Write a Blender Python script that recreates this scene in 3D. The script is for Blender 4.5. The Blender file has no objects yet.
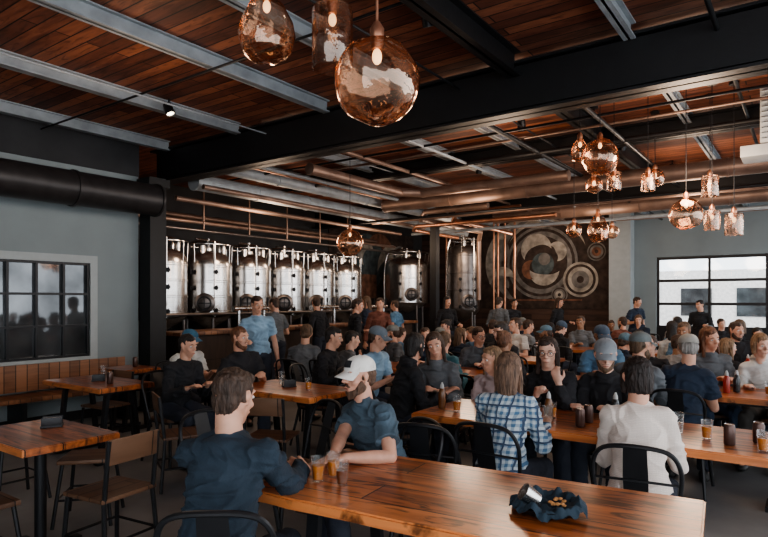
import bpy,bmesh,math,random
from mathutils import Vector,Matrix,noise
random.seed(11)
TH=-math.radians(35.6); CT=math.cos(TH); ST=math.sin(TH)
def B(u,v): return (u*CT-v*ST, u*ST+v*CT)
COL=bpy.context.scene.collection
V=Vector
rad=math.radians
# ---------------------------------------------------------------- materials
MC={}
def nodes(name):
    m=bpy.data.materials.new(name); m.use_nodes=True
    nt=m.node_tree; b=nt.nodes['Principled BSDF']
    return m,nt,b
def pm(name,col,rough=.5,metal=0,var=.15,scale=8,bump=0,bscale=40,coat=0,stretch=(1,1,1),emis=None,es=0,sss=0):
    if name in MC: return MC[name]
    m,nt,b=nodes(name); N=nt.nodes; L=nt.links
    tc=N.new('ShaderNodeTexCoord'); mp=N.new('ShaderNodeMapping'); mp.inputs['Scale'].default_value=stretch
    L.new(tc.outputs['Object'],mp.inputs['Vector'])
    no=N.new('ShaderNodeTexNoise'); no.inputs['Scale'].default_value=scale; no.inputs['Detail'].default_value=5
    L.new(mp.outputs[0],no.inputs['Vector'])
    cr=N.new('ShaderNodeValToRGB')
    c1=[max(0,c*(1-var)) for c in col]; c2=[min(1,c*(1+var)) for c in col]
    cr.color_ramp.elements[0].position=.3; cr.color_ramp.elements[1].position=.7
    cr.color_ramp.elements[0].color=(*c1,1); cr.color_ramp.elements[1].color=(*c2,1)
    L.new(no.outputs[0],cr.inputs[0]); L.new(cr.outputs[0],b.inputs['Base Color'])
    b.inputs['Roughness'].default_value=rough; b.inputs['Metallic'].default_value=metal
    if coat: b.inputs['Coat Weight'].default_value=coat; b.inputs['Coat Roughness'].default_value=.12
    if sss: b.inputs['Subsurface Weight'].default_value=sss; b.inputs['Subsurface Radius'].default_value=(.02,.008,.005)
    if emis: b.inputs['Emission Color'].default_value=(*emis,1); b.inputs['Emission Strength'].default_value=es
    if bump:
        n2=N.new('ShaderNodeTexNoise'); n2.inputs['Scale'].default_value=bscale; n2.inputs['Detail'].default_value=4
        L.new(mp.outputs[0],n2.inputs['Vector'])
        bp=N.new('ShaderNodeBump'); bp.inputs['Strength'].default_value=bump; bp.inputs['Distance'].default_value=.01
        L.new(n2.outputs[0],bp.inputs['Height']); L.new(bp.outputs[0],b.inputs['Normal'])
    MC[name]=m; return m
def wood(name,ca,cb,row=.18,width=3,rough=.35,coat=0,grain=6,axis='X',mort=.004,mcol=(.01,.005,.003),cc=None,knots=0,plankmix=.45,p0=.25,p1=.8):
    if name in MC: return MC[name]
    m,nt,b=nodes(name); N=nt.nodes; L=nt.links
    tc=N.new('ShaderNodeTexCoord'); rot=N.new('ShaderNodeMapping')
    rot.inputs['Location'].default_value=(.37,.063,.05)
    if axis=='Y': rot.inputs['Rotation'].default_value=(0,0,math.pi/2)
    if axis=='Z': rot.inputs['Rotation'].default_value=(math.pi/2,0,0)
    if axis=='V': rot.inputs['Rotation'].default_value=(math.pi/2,0,math.pi/2)
    L.new(tc.outputs['Object'],rot.inputs['Vector'])
    br=N.new('ShaderNodeTexBrick'); br.inputs['Scale'].default_value=1
    br.inputs['Brick Width'].default_value=width; br.inputs['Row Height'].default_value=row
    br.inputs['Mortar Size'].default_value=mort; br.inputs['Bias'].default_value=0
    br.inputs['Color1'].default_value=(0,0,0,1); br.inputs['Color2'].default_value=(1,1,1,1); br.inputs['Mortar'].default_value=(.5,.5,.5,1)
    L.new(rot.outputs[0],br.inputs['Vector'])
    mp=N.new('ShaderNodeMapping'); mp.inputs['Scale'].default_value=(1.2,grain*2,grain*2)
    L.new(rot.outputs[0],mp.inputs['Vector'])
    no=N.new('ShaderNodeTexNoise'); no.inputs['Scale'].default_value=1.5; no.inputs['Detail'].default_value=8; no.inputs['Distortion'].default_value=.8
    L.new(mp.outputs[0],no.inputs['Vector'])
    ad=N.new('ShaderNodeMath'); ad.operation='MULTIPLY_ADD'; ad.inputs[1].default_value=plankmix
    L.new(br.outputs['Color'],ad.inputs[0])
    mu=N.new('ShaderNodeMath'); mu.operation='MULTIPLY'; mu.inputs[1].default_value=.75
    L.new(no.outputs[0],mu.inputs[0]); L.new(mu.outputs[0],ad.inputs[2])
    cr=N.new('ShaderNodeValToRGB'); e=cr.color_ramp.elements
    e[0].position=p0; e[1].position=p1; e[0].color=(*ca,1); e[1].color=(*cb,1)
    if cc: x=e.new((p0+p1)/2); x.color=(*cc,1)
    L.new(ad.outputs[0],cr.inputs[0])
    src=cr.outputs[0]
    if knots:
        m3=N.new('ShaderNodeMapping'); m3.inputs['Scale'].default_value=(1.3,6,1); L.new(rot.outputs[0],m3.inputs['Vector'])
        n3=N.new('ShaderNodeTexNoise'); n3.inputs['Scale'].default_value=2.0; n3.inputs['Detail'].default_value=5; n3.inputs['Distortion'].default_value=2.2; L.new(m3.outputs[0],n3.inputs['Vector'])
        r3=N.new('ShaderNodeValToRGB'); r3.color_ramp.elements[0].position=.53; r3.color_ramp.elements[1].position=.64; L.new(n3.outputs[0],r3.inputs[0])
        x3=N.new('ShaderNodeMixRGB'); x3.inputs['Color2'].default_value=(.05,.015,.006,1); 
        f3=N.new('ShaderNodeMath'); f3.operation='MULTIPLY'; f3.inputs[1].default_value=knots; L.new(r3.outputs[0],f3.inputs[0]); L.new(f3.outputs[0],x3.inputs['Fac'])
        L.new(src,x3.inputs['Color1']); src=x3.outputs[0]
    mx=N.new('ShaderNodeMixRGB'); mx.inputs['Color2'].default_value=(*mcol,1)
    L.new(br.outputs['Fac'],mx.inputs['Fac']); L.new(src,mx.inputs['Color1'])
    L.new(mx.outputs[0],b.inputs['Base Color'])
    b.inputs['Roughness'].default_value=rough
    if coat: b.inputs['Coat Weight'].default_value=coat; b.inputs['Coat Roughness'].default_value=.15
    bp=N.new('ShaderNodeBump'); bp.inputs['Strength'].default_value=.25; bp.inputs['Distance'].default_value=.004
    L.new(no.outputs[0],bp.inputs['Height']); L.new(bp.outputs[0],b.inputs['Normal'])
    MC[name]=m; return m
def plaid(name,a,bc,c):
    m,nt,b=nodes(name); N=nt.nodes; L=nt.links
    tc=N.new('ShaderNodeTexCoord'); sp=N.new('ShaderNodeSeparateXYZ')
    nz=N.new('ShaderNodeTexNoise'); nz.inputs['Scale'].default_value=5; L.new(tc.outputs['Object'],nz.inputs['Vector'])
    av=N.new('ShaderNodeVectorMath'); av.operation='MULTIPLY_ADD'; av.inputs[1].default_value=(.06,.06,.06); L.new(nz.outputs['Color'],av.inputs[0]); L.new(tc.outputs['Object'],av.inputs[2]); L.new(av.outputs[0],sp.inputs[0])
    def stripes(o,f,th):
        s=N.new('ShaderNodeMath'); s.operation='MULTIPLY'; s.inputs[1].default_value=f; L.new(o,s.inputs[0])
        q=N.new('ShaderNodeMath'); q.operation='FRACT'; L.new(s.outputs[0],q.inputs[0])
        g=N.new('ShaderNodeMath'); g.operation='GREATER_THAN'; g.inputs[1].default_value=th; L.new(q.outputs[0],g.inputs[0]); return g.outputs[0]
    s1=stripes(sp.outputs[2],26,.5); s2=stripes(sp.outputs[0],26,.5); s3=stripes(sp.outputs[2],13,.86); s4=stripes(sp.outputs[0],13,.86)
    ad=N.new('ShaderNodeMath'); L.new(s1,ad.inputs[0]); L.new(s2,ad.inputs[1])
    dv=N.new('ShaderNodeMath'); dv.operation='MULTIPLY'; dv.inputs[1].default_value=.5; L.new(ad.outputs[0],dv.inputs[0])
    mx=N.new('ShaderNodeMixRGB'); mx.inputs[1].default_value=(*a,1); mx.inputs[2].default_value=(*bc,1); L.new(dv.outputs[0],mx.inputs[0])
    mm=N.new('ShaderNodeMath'); mm.operation='MAXIMUM'; L.new(s3,mm.inputs[0]); L.new(s4,mm.inputs[1])
    m2=N.new('ShaderNodeMixRGB'); L.new(mm.outputs[0],m2.inputs[0]); L.new(mx.outputs[0],m2.inputs[1]); m2.inputs[2].default_value=(*c,1)
    L.new(m2.outputs[0],b.inputs['Base Color']); b.inputs['Roughness'].default_value=.9
    return m
def knit(name,col):
    m,nt,b=nodes(name); N=nt.nodes; L=nt.links
    tc=N.new('ShaderNodeTexCoord'); wv=N.new('ShaderNodeTexWave'); wv.inputs['Scale'].default_value=46; wv.inputs['Distortion'].default_value=4; wv.inputs['Detail'].default_value=2; wv.bands_direction='X'
    w2=N.new('ShaderNodeTexWave'); w2.inputs['Scale'].default_value=38; w2.inputs['Distortion'].default_value=4; w2.bands_direction='Z'
    L.new(tc.outputs['Object'],wv.inputs['Vector']); L.new(tc.outputs['Object'],w2.inputs['Vector'])
    ad=N.new('ShaderNodeMath'); ad.operation='MULTIPLY'; L.new(wv.outputs['Fac'],ad.inputs[0]); L.new(w2.outputs['Fac'],ad.inputs[1])
    cr=N.new('ShaderNodeValToRGB'); cr.color_ramp.elements[0].color=(*[c*.84 for c in col],1); cr.color_ramp.elements[1].color=(*col,1); cr.color_ramp.elements[1].position=.6
    L.new(ad.outputs[0],cr.inputs[0]); L.new(cr.outputs[0],b.inputs['Base Color']); b.inputs['Roughness'].default_value=.95
    bp=N.new('ShaderNodeBump'); bp.inputs['Strength'].default_value=.5; bp.inputs['Distance'].default_value=.004; L.new(ad.outputs[0],bp.inputs['Height']); L.new(bp.outputs[0],b.inputs['Normal'])
    return m
def tglass(name,tint,refl,rough=.03,base=.12,k=.75,pw=1.5,bs=.35):
    m=bpy.data.materials.new(name); m.use_nodes=True; nt=m.node_tree; N=nt.nodes; L=nt.links
    N.clear(); o=N.new('ShaderNodeOutputMaterial'); t=N.new('ShaderNodeBsdfTransparent'); t.inputs[0].default_value=(*tint,1)
    g=N.new('ShaderNodeBsdfGlossy'); g.inputs['Color'].default_value=(*refl,1); g.inputs['Roughness'].default_value=rough
    lw=N.new('ShaderNodeLayerWeight'); lw.inputs[0].default_value=.5
    po=N.new('ShaderNodeMath'); po.operation='POWER'; po.inputs[1].default_value=pw
    ma=N.new('ShaderNodeMath'); ma.operation='MULTIPLY_ADD'; ma.inputs[1].default_value=k; ma.inputs[2].default_value=base; ma.use_clamp=True
    no=N.new('ShaderNodeTexNoise'); no.inputs['Scale'].default_value=6; bp=N.new('ShaderNodeBump'); bp.inputs['Strength'].default_value=bs; bp.inputs['Distance'].default_value=.02
    L.new(no.outputs[0],bp.inputs['Height']); L.new(bp.outputs[0],g.inputs['Normal'])
    L.new(lw.outputs['Facing'],po.inputs[0]); L.new(po.outputs[0],ma.inputs[0]); mx=N.new('ShaderNodeMixShader'); L.new(ma.outputs[0],mx.inputs[0]); L.new(t.outputs[0],mx.inputs[1]); L.new(g.outputs[0],mx.inputs[2]); L.new(mx.outputs[0],o.inputs[0])
    return m
BLACK=pm('black_metal',(.020,.020,.022),.4,.3,bump=.1)
BEAM=pm('black_painted_steel',(.011,.011,.012),.5,.1,bump=.15,bscale=20)
GALV=pm('galvanized_steel',(.33,.36,.38),.5,.15,var=.2,scale=5)
STEEL=pm('stainless_steel',(.60,.58,.56),.24,.95,var=.12,scale=3,bump=.08,bscale=4)
STEELD=pm('dark_steel',(.18,.16,.15),.35,.85,var=.2)
COPPER=pm('copper_metal',(.50,.25,.16),.38,.85,var=.25)
BRONZE=pm('bronze_duct_metal',(.28,.19,.15),.45,.6,var=.3,scale=3)
WALL=pm('grey_blue_paint',(.26,.295,.30),.85,0,var=.06,scale=2,bump=.1,bscale=60)
WALLD=pm('dark_wall_paint',(.035,.035,.037),.8,0,var=.2,scale=2,bump=.1)
TRIM=pm('light_grey_trim',(.40,.43,.43),.6,0,var=.05)
CONC=pm('polished_concrete',(.24,.24,.24),.42,0,var=.3,scale=1.3,bump=.08,bscale=15)
DECK=wood('ceiling_deck_wood',(.060,.022,.013),(.33,.118,.058),row=.14,width=3.2,rough=.65,grain=4,cc=(.165,.053,.028),mort=.007,knots=.5)
TOP=wood('table_top_wood',(.10,.028,.010),(.70,.25,.085),row=.21,width=2.6,rough=.30,coat=.28,grain=7,cc=(.45,.135,.042),mort=.004,knots=.85,plankmix=.34,p0=.24,p1=.74)
BENCHW=wood('bench_wood',(.09,.036,.018),(.34,.155,.075),row=.12,width=1.1,rough=.45,grain=6,cc=(.20,.085,.04))
BENCHB=wood('bench_back_wood',(.09,.038,.021),(.34,.155,.08),row=.5,width=.13,axis='Y',rough=.5,grain=8,mort=.005)
SEATW=wood('seat_wood',(.075,.036,.022),(.20,.105,.06),row=.1,width=1,rough=.5,grain=6)
BARW=wood('bar_front_wood',(.015,.010,.008),(.07,.04,.025),row=.14,width=2,rough=.6,axis='V',grain=4)
PLANK=wood('dark_plank_wall',(.020,.012,.010),(.09,.050,.036),row=.16,width=1.6,rough=.75,axis='Z',grain=4)
AMBERG=tglass('amber_copper_glass',(.97,.82,.72),(1,.74,.58),.02,base=.14,k=.85,pw=1.5,bs=.3)
SMOKEG=tglass('smoky_glass',(.88,.80,.75),(.95,.80,.70),.03,base=.12,k=.75,pw=1.6)
CLEARG=tglass('clear_glass',(.96,.97,.97),(1,1,1),.02,base=.04,k=.6,pw=2.5)
DARKG=pm('dark_window_glass',(.13,.135,.14),.05,.6,var=.5,scale=2)
BULB=pm('warm_bulb',(1,.75,.5),.4,emis=(1,.66,.36),es=2.2)
SPOTE=pm('spot_lens',(1,.9,.8),.4,emis=(1,.85,.65),es=7)
BEER=pm('amber_beer',(.55,.19,.03),.1,0,var=.1,coat=.5)
WHITE=pm('white_enamel',(.46,.47,.46),.5,0,var=.05)
PAPER=pm('white_paper',(.7,.69,.66),.8)
# ---------------------------------------------------------------- mesh builder
class MB:
    def __init__(s): s.bm=bmesh.new(); s.mi=0
    def _fin(s,n0):
        s.bm.faces.ensure_lookup_table()
        for f in s.bm.faces[n0:]: f.material_index=s.mi
    def box(s,c,d,rz=0,bev=0,M=None):
        t=bmesh.new(); bmesh.ops.create_cube(t,size=1)
        bmesh.ops.scale(t,vec=d,verts=t.verts)
        if bev: bmesh.ops.bevel(t,geom=t.edges[:],offset=bev,segments=2,affect='EDGES',profile=.6)
        X=Matrix.Translation(c)@Matrix.Rotation(rz,4,'Z')
        if M is not None: X=Matrix.Translation(c)@M.to_4x4()
        bmesh.ops.transform(t,matrix=X,verts=t.verts); s.merge(t)
    def merge(s,t):
        n0=len(s.bm.faces); t.verts.index_update(); mp=[s.bm.verts.new(v.co) for v in t.verts]
        for f in t.faces:
            try: s.bm.faces.new([mp[v.index] for v in f.verts])
            except ValueError: pass
        t.free(); s._fin(n0)
    def tube(s,pts,r,seg=8,closed=False):
        n0=len(s.bm.faces); pts=[V(p) for p in pts]; n=len(pts)
        rs=r if isinstance(r,(list,tuple)) else [r]*n
        up=None; rings=[]
        for i in range(n):
            if closed: d=(pts[(i+1)%n]-pts[i-1]).normalized()
            else: d=(pts[min(i+1,n-1)]-pts[max(i-1,0)]).normalized()
            if up is None:
                up=V((0,0,1)) if abs(d.z)<.9 else V((1,0,0))
            a=(up-d*up.dot(d)).normalized(); b=d.cross(a); up=a
            rings.append([s.bm.verts.new(pts[i]+(a*math.cos(2*math.pi*k/seg)+b*math.sin(2*math.pi*k/seg))*rs[i]) for k in range(seg)])
        for i in range(n if closed else n-1):
            A=rings[i]; C=rings[(i+1)%n]
            for k in range(seg): s.bm.faces.new((A[k],A[(k+1)%seg],C[(k+1)%seg],C[k]))
        if not closed:
            s.bm.faces.new(rings[0][::-1]); s.bm.faces.new(rings[-1])
        s._fin(n0)
    def lathe(s,prof,seg=24,c=(0,0,0),M=None,dent=0,rib=0):
        n0=len(s.bm.faces); rings=[]
        for r,z in prof:
            if r<1e-5: rings.append([V((0,0,z))])
            else: rings.append([V((r*(1+(rib if k%2 else -rib))*math.cos(2*math.pi*k/seg),r*(1+(rib if k%2 else -rib))*math.sin(2*math.pi*k/seg),z)) for k in range(seg)])
        vr=[]
        for R in rings:
            row=[]
            for p in R:
                if dent:
                    f=1+dent*noise.noise(p.normalized()*2.2+V((3,1,c[0]))) if p.length>0 else 1
                    p=p*f
                if M is not None: p=M@p
                row.append(s.bm.verts.new(p+V(c)))
            vr.append(row)
        for A,C in zip(vr,vr[1:]):
            for k in range(seg):
                k2=(k+1)%seg
                if len(A)==1 and len(C)==1: continue
                if len(A)==1: s.bm.faces.new((A[0],C[k],C[k2]))
                elif len(C)==1: s.bm.faces.new((A[k],A[k2],C[0]))
                else: s.bm.faces.new((A[k],A[k2],C[k2],C[k]))
        s._fin(n0)
    def ell(s,c,r,M=None,seg=20):
        n=10; prof=[(math.sin(math.pi*i/n),-math.cos(math.pi*i/n)) for i in range(n+1)]
        prof[0]=(0,-1); prof[-1]=(0,1)
        X=Matrix.Diagonal(r)
        if M is not None: X=M@X
        s.lathe(prof,seg,c,X)
    def slab(s,pts,z0,z1,bev=.006):
        t=bmesh.new(); a=[t.verts.new((p[0],p[1],z0)) for p in pts]; b=[t.verts.new((p[0],p[1],z1)) for p in pts]; n=len(pts)
        t.faces.new(a[::-1]); t.faces.new(b)
        for i in range(n): t.faces.new((a[i],a[(i+1)%n],b[(i+1)%n],b[i]))
        bmesh.ops.recalc_face_normals(t,faces=t.faces)
        if bev: bmesh.ops.bevel(t,geom=[e for e in t.edges if abs(e.verts[0].co.z-e.verts[1].co.z)<1e-6],offset=bev,segments=2,affect='EDGES')
        s.merge(t)
    def obj(s,name,mats,parent=None,smooth=True,loc=None,rz=0):
        bmesh.ops.recalc_face_normals(s.bm,faces=s.bm.faces)
        me=bpy.data.meshes.new(name); s.bm.to_mesh(me); s.bm.free()
        if not isinstance(mats,(list,tuple)): mats=[mats]
        for m in mats: me.materials.append(m)
        if smooth:
            me.polygons.foreach_set('use_smooth',[True]*len(me.polygons)); me.set_sharp_from_angle(angle=rad(38))
        o=bpy.data.objects.new(name,me); COL.objects.link(o)
        if parent: o.parent=parent
        if loc: o.location=loc
        o.rotation_euler.z=rz
        return o
def empty(name,x=0,y=0,z=0,rz=0):
    o=bpy.data.objects.new(name,None); o.empty_display_size=.1; COL.objects.link(o); o.location=(x,y,z); o.rotation_euler.z=rz; return o
def tag(o,label,cat,group=None,kind=None):
    o['label']=label; o['category']=cat
    if group: o['group']=group
    if kind: o['kind']=kind
    return o
def struct(o): o['kind']='structure'; o['label']=o.get('label',o.name.replace('_',' ')+' of the taproom building shell'); o['category']=o.get('category',o.name.split('_')[0].split('.')[0]); return o
def clone(root,x=None,y=None,z=None,rz=None,par=None):
    o=root.copy(); COL.objects.link(o)
    if par is not None: o.parent=par
    if x is not None: o.location=(x,y,z)
    if rz is not None: o.rotation_euler.z=rz
    for c in root.children: clone(c,par=o)
    return o
def smooth_pts(P,n=5,closed=False):
    P=[V(p) for p in P]; out=[]; m=len(P)
    rng=range(m if closed else m-1)
    for i in rng:
        p1=P[i]; p2=P[(i+1)%m]; p0=P[i-1] if (closed or i>0) else p1; p3=P[(i+2)%m] if (closed or i+2<m) else p2
        for k in range(n):
            t=k/n; out.append(.5*((2*p1)+(p2-p0)*t+(2*p0-5*p1+4*p2-p3)*t*t+(3*p1-p0-3*p2+p3)*t**3))
    if not closed: out.append(P[-1])
    return out
# ---------------------------------------------------------------- room shell (building frame u,v)
def bbox(name,u0,u1,v0,v1,z0,z1,mat,bev=0,st=True,smooth=False):
    m=MB(); cu=(u0+u1)/2; cv=(v0+v1)/2
    m.box((0,0,(z1-z0)/2),(u1-u0,v1-v0,z1-z0),bev=bev)
    x,y=B(cu,cv); o=m.obj(name,mat,smooth=smooth,loc=(x,y,z0),rz=TH)
    if st: struct(o)
    return o
bbox('floor',-10.8,4,-3,17.2,-.1,0,CONC)
bbox('ceiling',-10.8,4,-3,17.2,3.95,4.1,DECK)
U0=-8.0; VE=5.0
wl=MB()
def wbox(m,u0,u1,v0,v1,z0,z1): m.box(((u0+u1)/2,(v0+v1)/2,(z0+z1)/2),(u1-u0,v1-v0,z1-z0))
wv0,wv1,wz0,wz1=1.55,4.27,.84,2.10
wbox(wl,U0-.2,U0,-3,wv0,0,3.4); wbox(wl,U0-.2,U0,wv1,VE,0,3.4); wbox(wl,U0-.2,U0,wv0,wv1,0,wz0); wbox(wl,U0-.2,U0,wv0,wv1,wz1,3.4)
struct(wl.obj('wall_left',WALL,smooth=False,rz=TH))
bbox('wall_upper',U0-.2,U0+.02,-3,VE,3.4,3.95,WALLD)
bbox('wall_return',-10.6,U0-.2,VE-.1,VE,0,3.95,WALLD)
bbox('wall_brewhouse',-10.8,-10.6,VE,17.2,0,3.95,WALLD)
bbox('wall_rear_blocker',-8.0,-1.5,-3.2,-3,0,3.95,WALL)  # unseen partial wall behind the camera, added so daylight comes from the right
m=MB(); wbox(m,-10.6,-4.35,17.0,17.2,0,3.95); struct(m.obj('wall_end',PLANK,smooth=False,rz=TH))
m=MB(); wbox(m,-4.35,-3.3,16.9,17.2,0,3.95); wbox(m,-3.3,1.6,16.9,17.2,2.72,3.95); wbox(m,1.6,4,16.9,17.2,0,3.95)
struct(m.obj('wall_end_grey',WALL,smooth=False,rz=TH))
bbox('wall_pier',-4.4,-3.85,16.5,16.9,0,3.95,TRIM)
m=MB(); nc=8; cw=(wv1-wv0)/nc
for i in range(nc+1): m.box((U0-.02,wv0+i*cw,(wz0+wz1)/2),(.05,.03 if i%4 else .06,wz1-wz0))
for k in range(4): m.box((U0-.02,(wv0+wv1)/2,wz0+k*(wz1-wz0)/3),(.045,wv1-wv0,.03 if k in(1,2) else .06))
w=struct(m.obj('window_1',BLACK,smooth=False,rz=TH)); w['label']='black steel grid window in the grey wall'
m=MB(); m.box((U0-.05,(wv0+wv1)/2,(wz0+wz1)/2),(.01,wv1-wv0,wz1-wz0)); m.obj('glass_pane',DARKG,parent=w)
m=MB(); t=.10
wbox(m,U0,U0+.03,wv0-t,wv1+t,wz1,wz1+t); wbox(m,U0,U0+.03,wv0-t,wv1+t,wz0-t,wz0); wbox(m,U0,U0+.03,wv1,wv1+t,wz0,wz1); wbox(m,U0,U0+.03,wv0-t,wv0,wz0,wz1)
struct(m.obj('trim_1',TRIM,smooth=False,rz=TH))
m=MB(); g0,g1=-3.3,1.6; n=4
for i in range(n+1): m.box((g0+i*(g1-g0)/n,17.0,1.36),(.06 if 0<i<n else .12,.06,2.72))
for z in (0.04,.9,1.5,2.1,2.68): m.box(((g0+g1)/2,17.0,z),(g1-g0,.07,.07))
w=struct(m.obj('window_2',BLACK,smooth=False,rz=TH)); w['label']='glazed black roll-up garage door'
m=MB(); m.box(((g0+g1)/2,17.03,1.36),(g1-g0,.01,2.7)); m.obj('glass_pane',CLEARG,parent=w)
m=MB(); m.box(((g0+g1)/2,16.96,.47),(g1-g0,.03,.84)); m.obj('lower_panel',BLACK,parent=w,smooth=False)
bbox('baseboard_left',U0,U0+.02,-3,4.9,0,.12,BLACK)
def beam(u0,u1,v,z0,z1,w,label,name='ceiling_beam',mat=BEAM):
    m=MB(); L=u1-u0; t=.025
    m.box((0,0,t/2),(L,w,t)); m.box((0,0,z1-z0-t/2),(L,w,t)); m.box((0,0,(z1-z0)/2),(L,.03,z1-z0))
    x,y=B((u0+u1)/2,v); o=m.obj(name,mat,smooth=False,loc=(x,y,z0),rz=TH); tag(o,label,'beam'); o['kind']='structure'; return o
def purlin(u,v0,v1,z0,z1,w,mat,label):
    m=MB(); L=v1-v0; t=.014
    m.box((0,0,t/2),(w,L,t)); m.box((0,0,z1-z0-t/2),(w,L,t)); m.box((0,0,(z1-z0)/2),(.02,L,z1-z0))
    x,y=B(u,(v0+v1)/2); o=m.obj('ceiling_purlin',mat,smooth=False,loc=(x,y,z0),rz=TH); tag(o,label,'beam',group='ceiling purlins'); o['kind']='structure'; return o
o=beam(-8.2,4,5.45,3.38,3.87,.26,'large black painted steel beam spanning the room')
m=MB(); m.box((0,0,.245),(12,.2,.40)); 
x,y=B(-2,5.45); o=m.obj('ceiling_beam',BEAM,smooth=False,loc=(x,y,3.38),rz=TH); tag(o,'black boxed web of the large steel beam','beam'); o['kind']='structure'
beam(-8.0,4,8.3,3.66,3.9,.18,'slim black steel cross beam under the wood deck')
beam(-10.5,4,11.6,3.45,3.9,.24,'black steel beam deeper in the room')
beam(-8.0,4,14.4,3.7,3.9,.16,'slim black steel cross beam near the end wall')
for u in (-7.75,-6.2,-4.65,-3.5,-1.25,.3):
    purlin(u,-3,5.33,3.81,3.95,.10,GALV,'galvanized steel purlin under the wood deck')
    purlin(u,5.57,16.9,3.81,3.95,.09,GALV,'galvanized steel purlin under the wood deck')
purlin(-2.3,-3,5.33,3.72,3.95,.14,BEAM,'black steel joist under the wood deck')
purlin(-2.3,5.57,16.9,3.72,3.95,.14,BEAM,'black steel joist under the wood deck')
beam(-8,4,1.0,3.83,3.95,.07,'slim dark steel cross beam under the wood deck')
def column(u,v,w,label):
    m=MB(); m.box((0,0,1.69),(w,w,3.38)); m.box((0,0,.02),(w*1.5,w*1.5,.04)); m.box((0,0,3.3),(w*1.3,w*1.3,.12))
    x,y=B(u,v); o=m.obj('support_column',BEAM,smooth=False,loc=(x,y,0),rz=TH); tag(o,label,'column'); o['kind']='structure'
column(U0+.15,5.14,.26,'black square steel column beside the grey wall')
column(-.16,5.45,.16,'black square steel column beneath the large beam')
column(-6.9,11.6,.16,'black square steel column near the brewing tanks')
def pipe(name,p,r,mat,label,cat='pipe',seg=16,flanges=0):
    m=MB(); P=[V((*B(a[0],a[1]),a[2])) for a in p]; m.tube(P,r,seg)
    if flanges:
        for i in range(len(P)-1):
            L=(P[i+1]-P[i]).length; n=max(1,int(L/flanges)); d=(P[i+1]-P[i]).normalized()
            for k in range(n+1):
                c=P[i]+(P[i+1]-P[i])*k/n; m.tube([c-d*.015,c+d*.015],r*1.08,seg)
    o=m.obj(name,mat); tag(o,label,cat); return o
DUCTM=pm('black_duct_metal',(.040,.036,.036),.42,.3,var=.2)
pipe('ventilation_duct',[(-7.50,-2,3.0),(-7.50,4.95,3.0)],.215,DUCTM,'round black spiral ventilation duct along the grey wall','duct',28,1.1)
pipe('ventilation_duct',[(-6.9,9.7,3.48),(3.5,9.7,3.48)],.13,BRONZE,'round bronze duct crossing below the wood ceiling','duct',20,1.4)
pipe('ventilation_duct',[(-6.0,12.9,3.55),(3.5,12.9,3.55)],.16,BRONZE,'wide bronze duct near the end wall','duct',20,1.4)
pipe('ventilation_duct',[(-7.7,5.75,3.42),(-7.7,14.5,3.42)],.13,GALV,'round silver duct running above the brewing tanks','duct',20,1.2)
pipe('ventilation_duct',[(-7.15,5.75,3.58),(-7.15,13.0,3.58)],.10,GALV,'round silver duct running above the brewing tanks','duct',20,1.2)
pipe('ventilation_duct',[(-5.9,6.4,3.5),(-5.9,8.7,3.5),(-5.6,9.0,3.5),(-3.0,9.0,3.5)],.08,BRONZE,'bent bronze duct below the wood ceiling','duct',18,1.2)
for k,(u,z,r,mt) in enumerate([(-7.42,3.30,.04,BRONZE),(-6.8,3.6,.035,COPPER),(-6.55,3.55,.03,GALV),(-8.1,3.2,.04,BRONZE)]):
    pipe('ceiling_pipe',[(u,5.7,z),(u,12,z)],r,mt,'long straight pipe running toward the brewing tanks')
for v,z,r,mt in [(3.6,3.76,.012,BLACK),(1.7,3.76,.012,GALV),(7.2,3.66,.016,BRONZE),(10.6,3.3,.035,BRONZE),(6.6,3.6,.016,BLACK),(12.2,3.2,.035,GALV),(11.0,3.62,.04,GALV),(13.8,3.4,.05,BRONZE),(7.8,3.6,.03,BEAM),(10.1,3.25,.025,BEAM)]:
    pipe('ceiling_pipe',[(-7.9,v,z),(3.8,v,z)],r,mt,'thin conduit pipe crossing beneath the ceiling beams')
for u,r,mt in [(-5.7,.010,GALV),(-2.9,.012,BLACK),(-.6,.02,BEAM)]:
    pipe('ceiling_pipe',[(u,-2,3.74),(u,16,3.74)],r,mt,'thin conduit pipe running lengthwise below the deck')
for u,r,mt in [(-5.1,.03,BRONZE),(-1.9,.025,BLACK),(-4.1,.02,GALV),(-.2,.035,BEAM),(-3.0,.03,BEAM)]:
    pipe('ceiling_pipe',[(u,6,3.6),(u,16,3.6)],r,mt,'conduit pipe running lengthwise below the deck')
pipe('ceiling_pipe',[(-5.0,10.4,3.4),(-6.4,10.4,3.4),(-6.7,10.7,3.3),(-6.7,13.5,3.3),(-6.9,13.8,3.1),(-6.9,13.8,1.6)],.06,BRONZE,'bent bronze pipe dropping to the brewing tanks')
pipe('ceiling_pipe',[(-4.6,11.0,3.42),(-6.0,11.0,3.42),(-6.2,11.2,3.3),(-6.2,14.2,3.3)],.05,COPPER,'bent copper pipe near the brewing tanks')
pipe('ceiling_pipe',[(-4.0,11.3,3.25),(-7.2,11.3,3.25),(-7.4,11.5,3.2),(-7.4,13.6,3.2)],.045,COPPER,'bent copper pipe near the brewing tanks')
for u,v,r in [(-6.4,14.9,.03),(-7.2,15.6,.035),(-8.3,14.6,.03),(-7.0,14.9,.022),(-6.9,15.4,.03)]:
    pipe('vertical_pipe',[(u,v,0),(u,v,3.8)],r,COPPER,'vertical copper pipe rising behind the bar')
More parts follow.
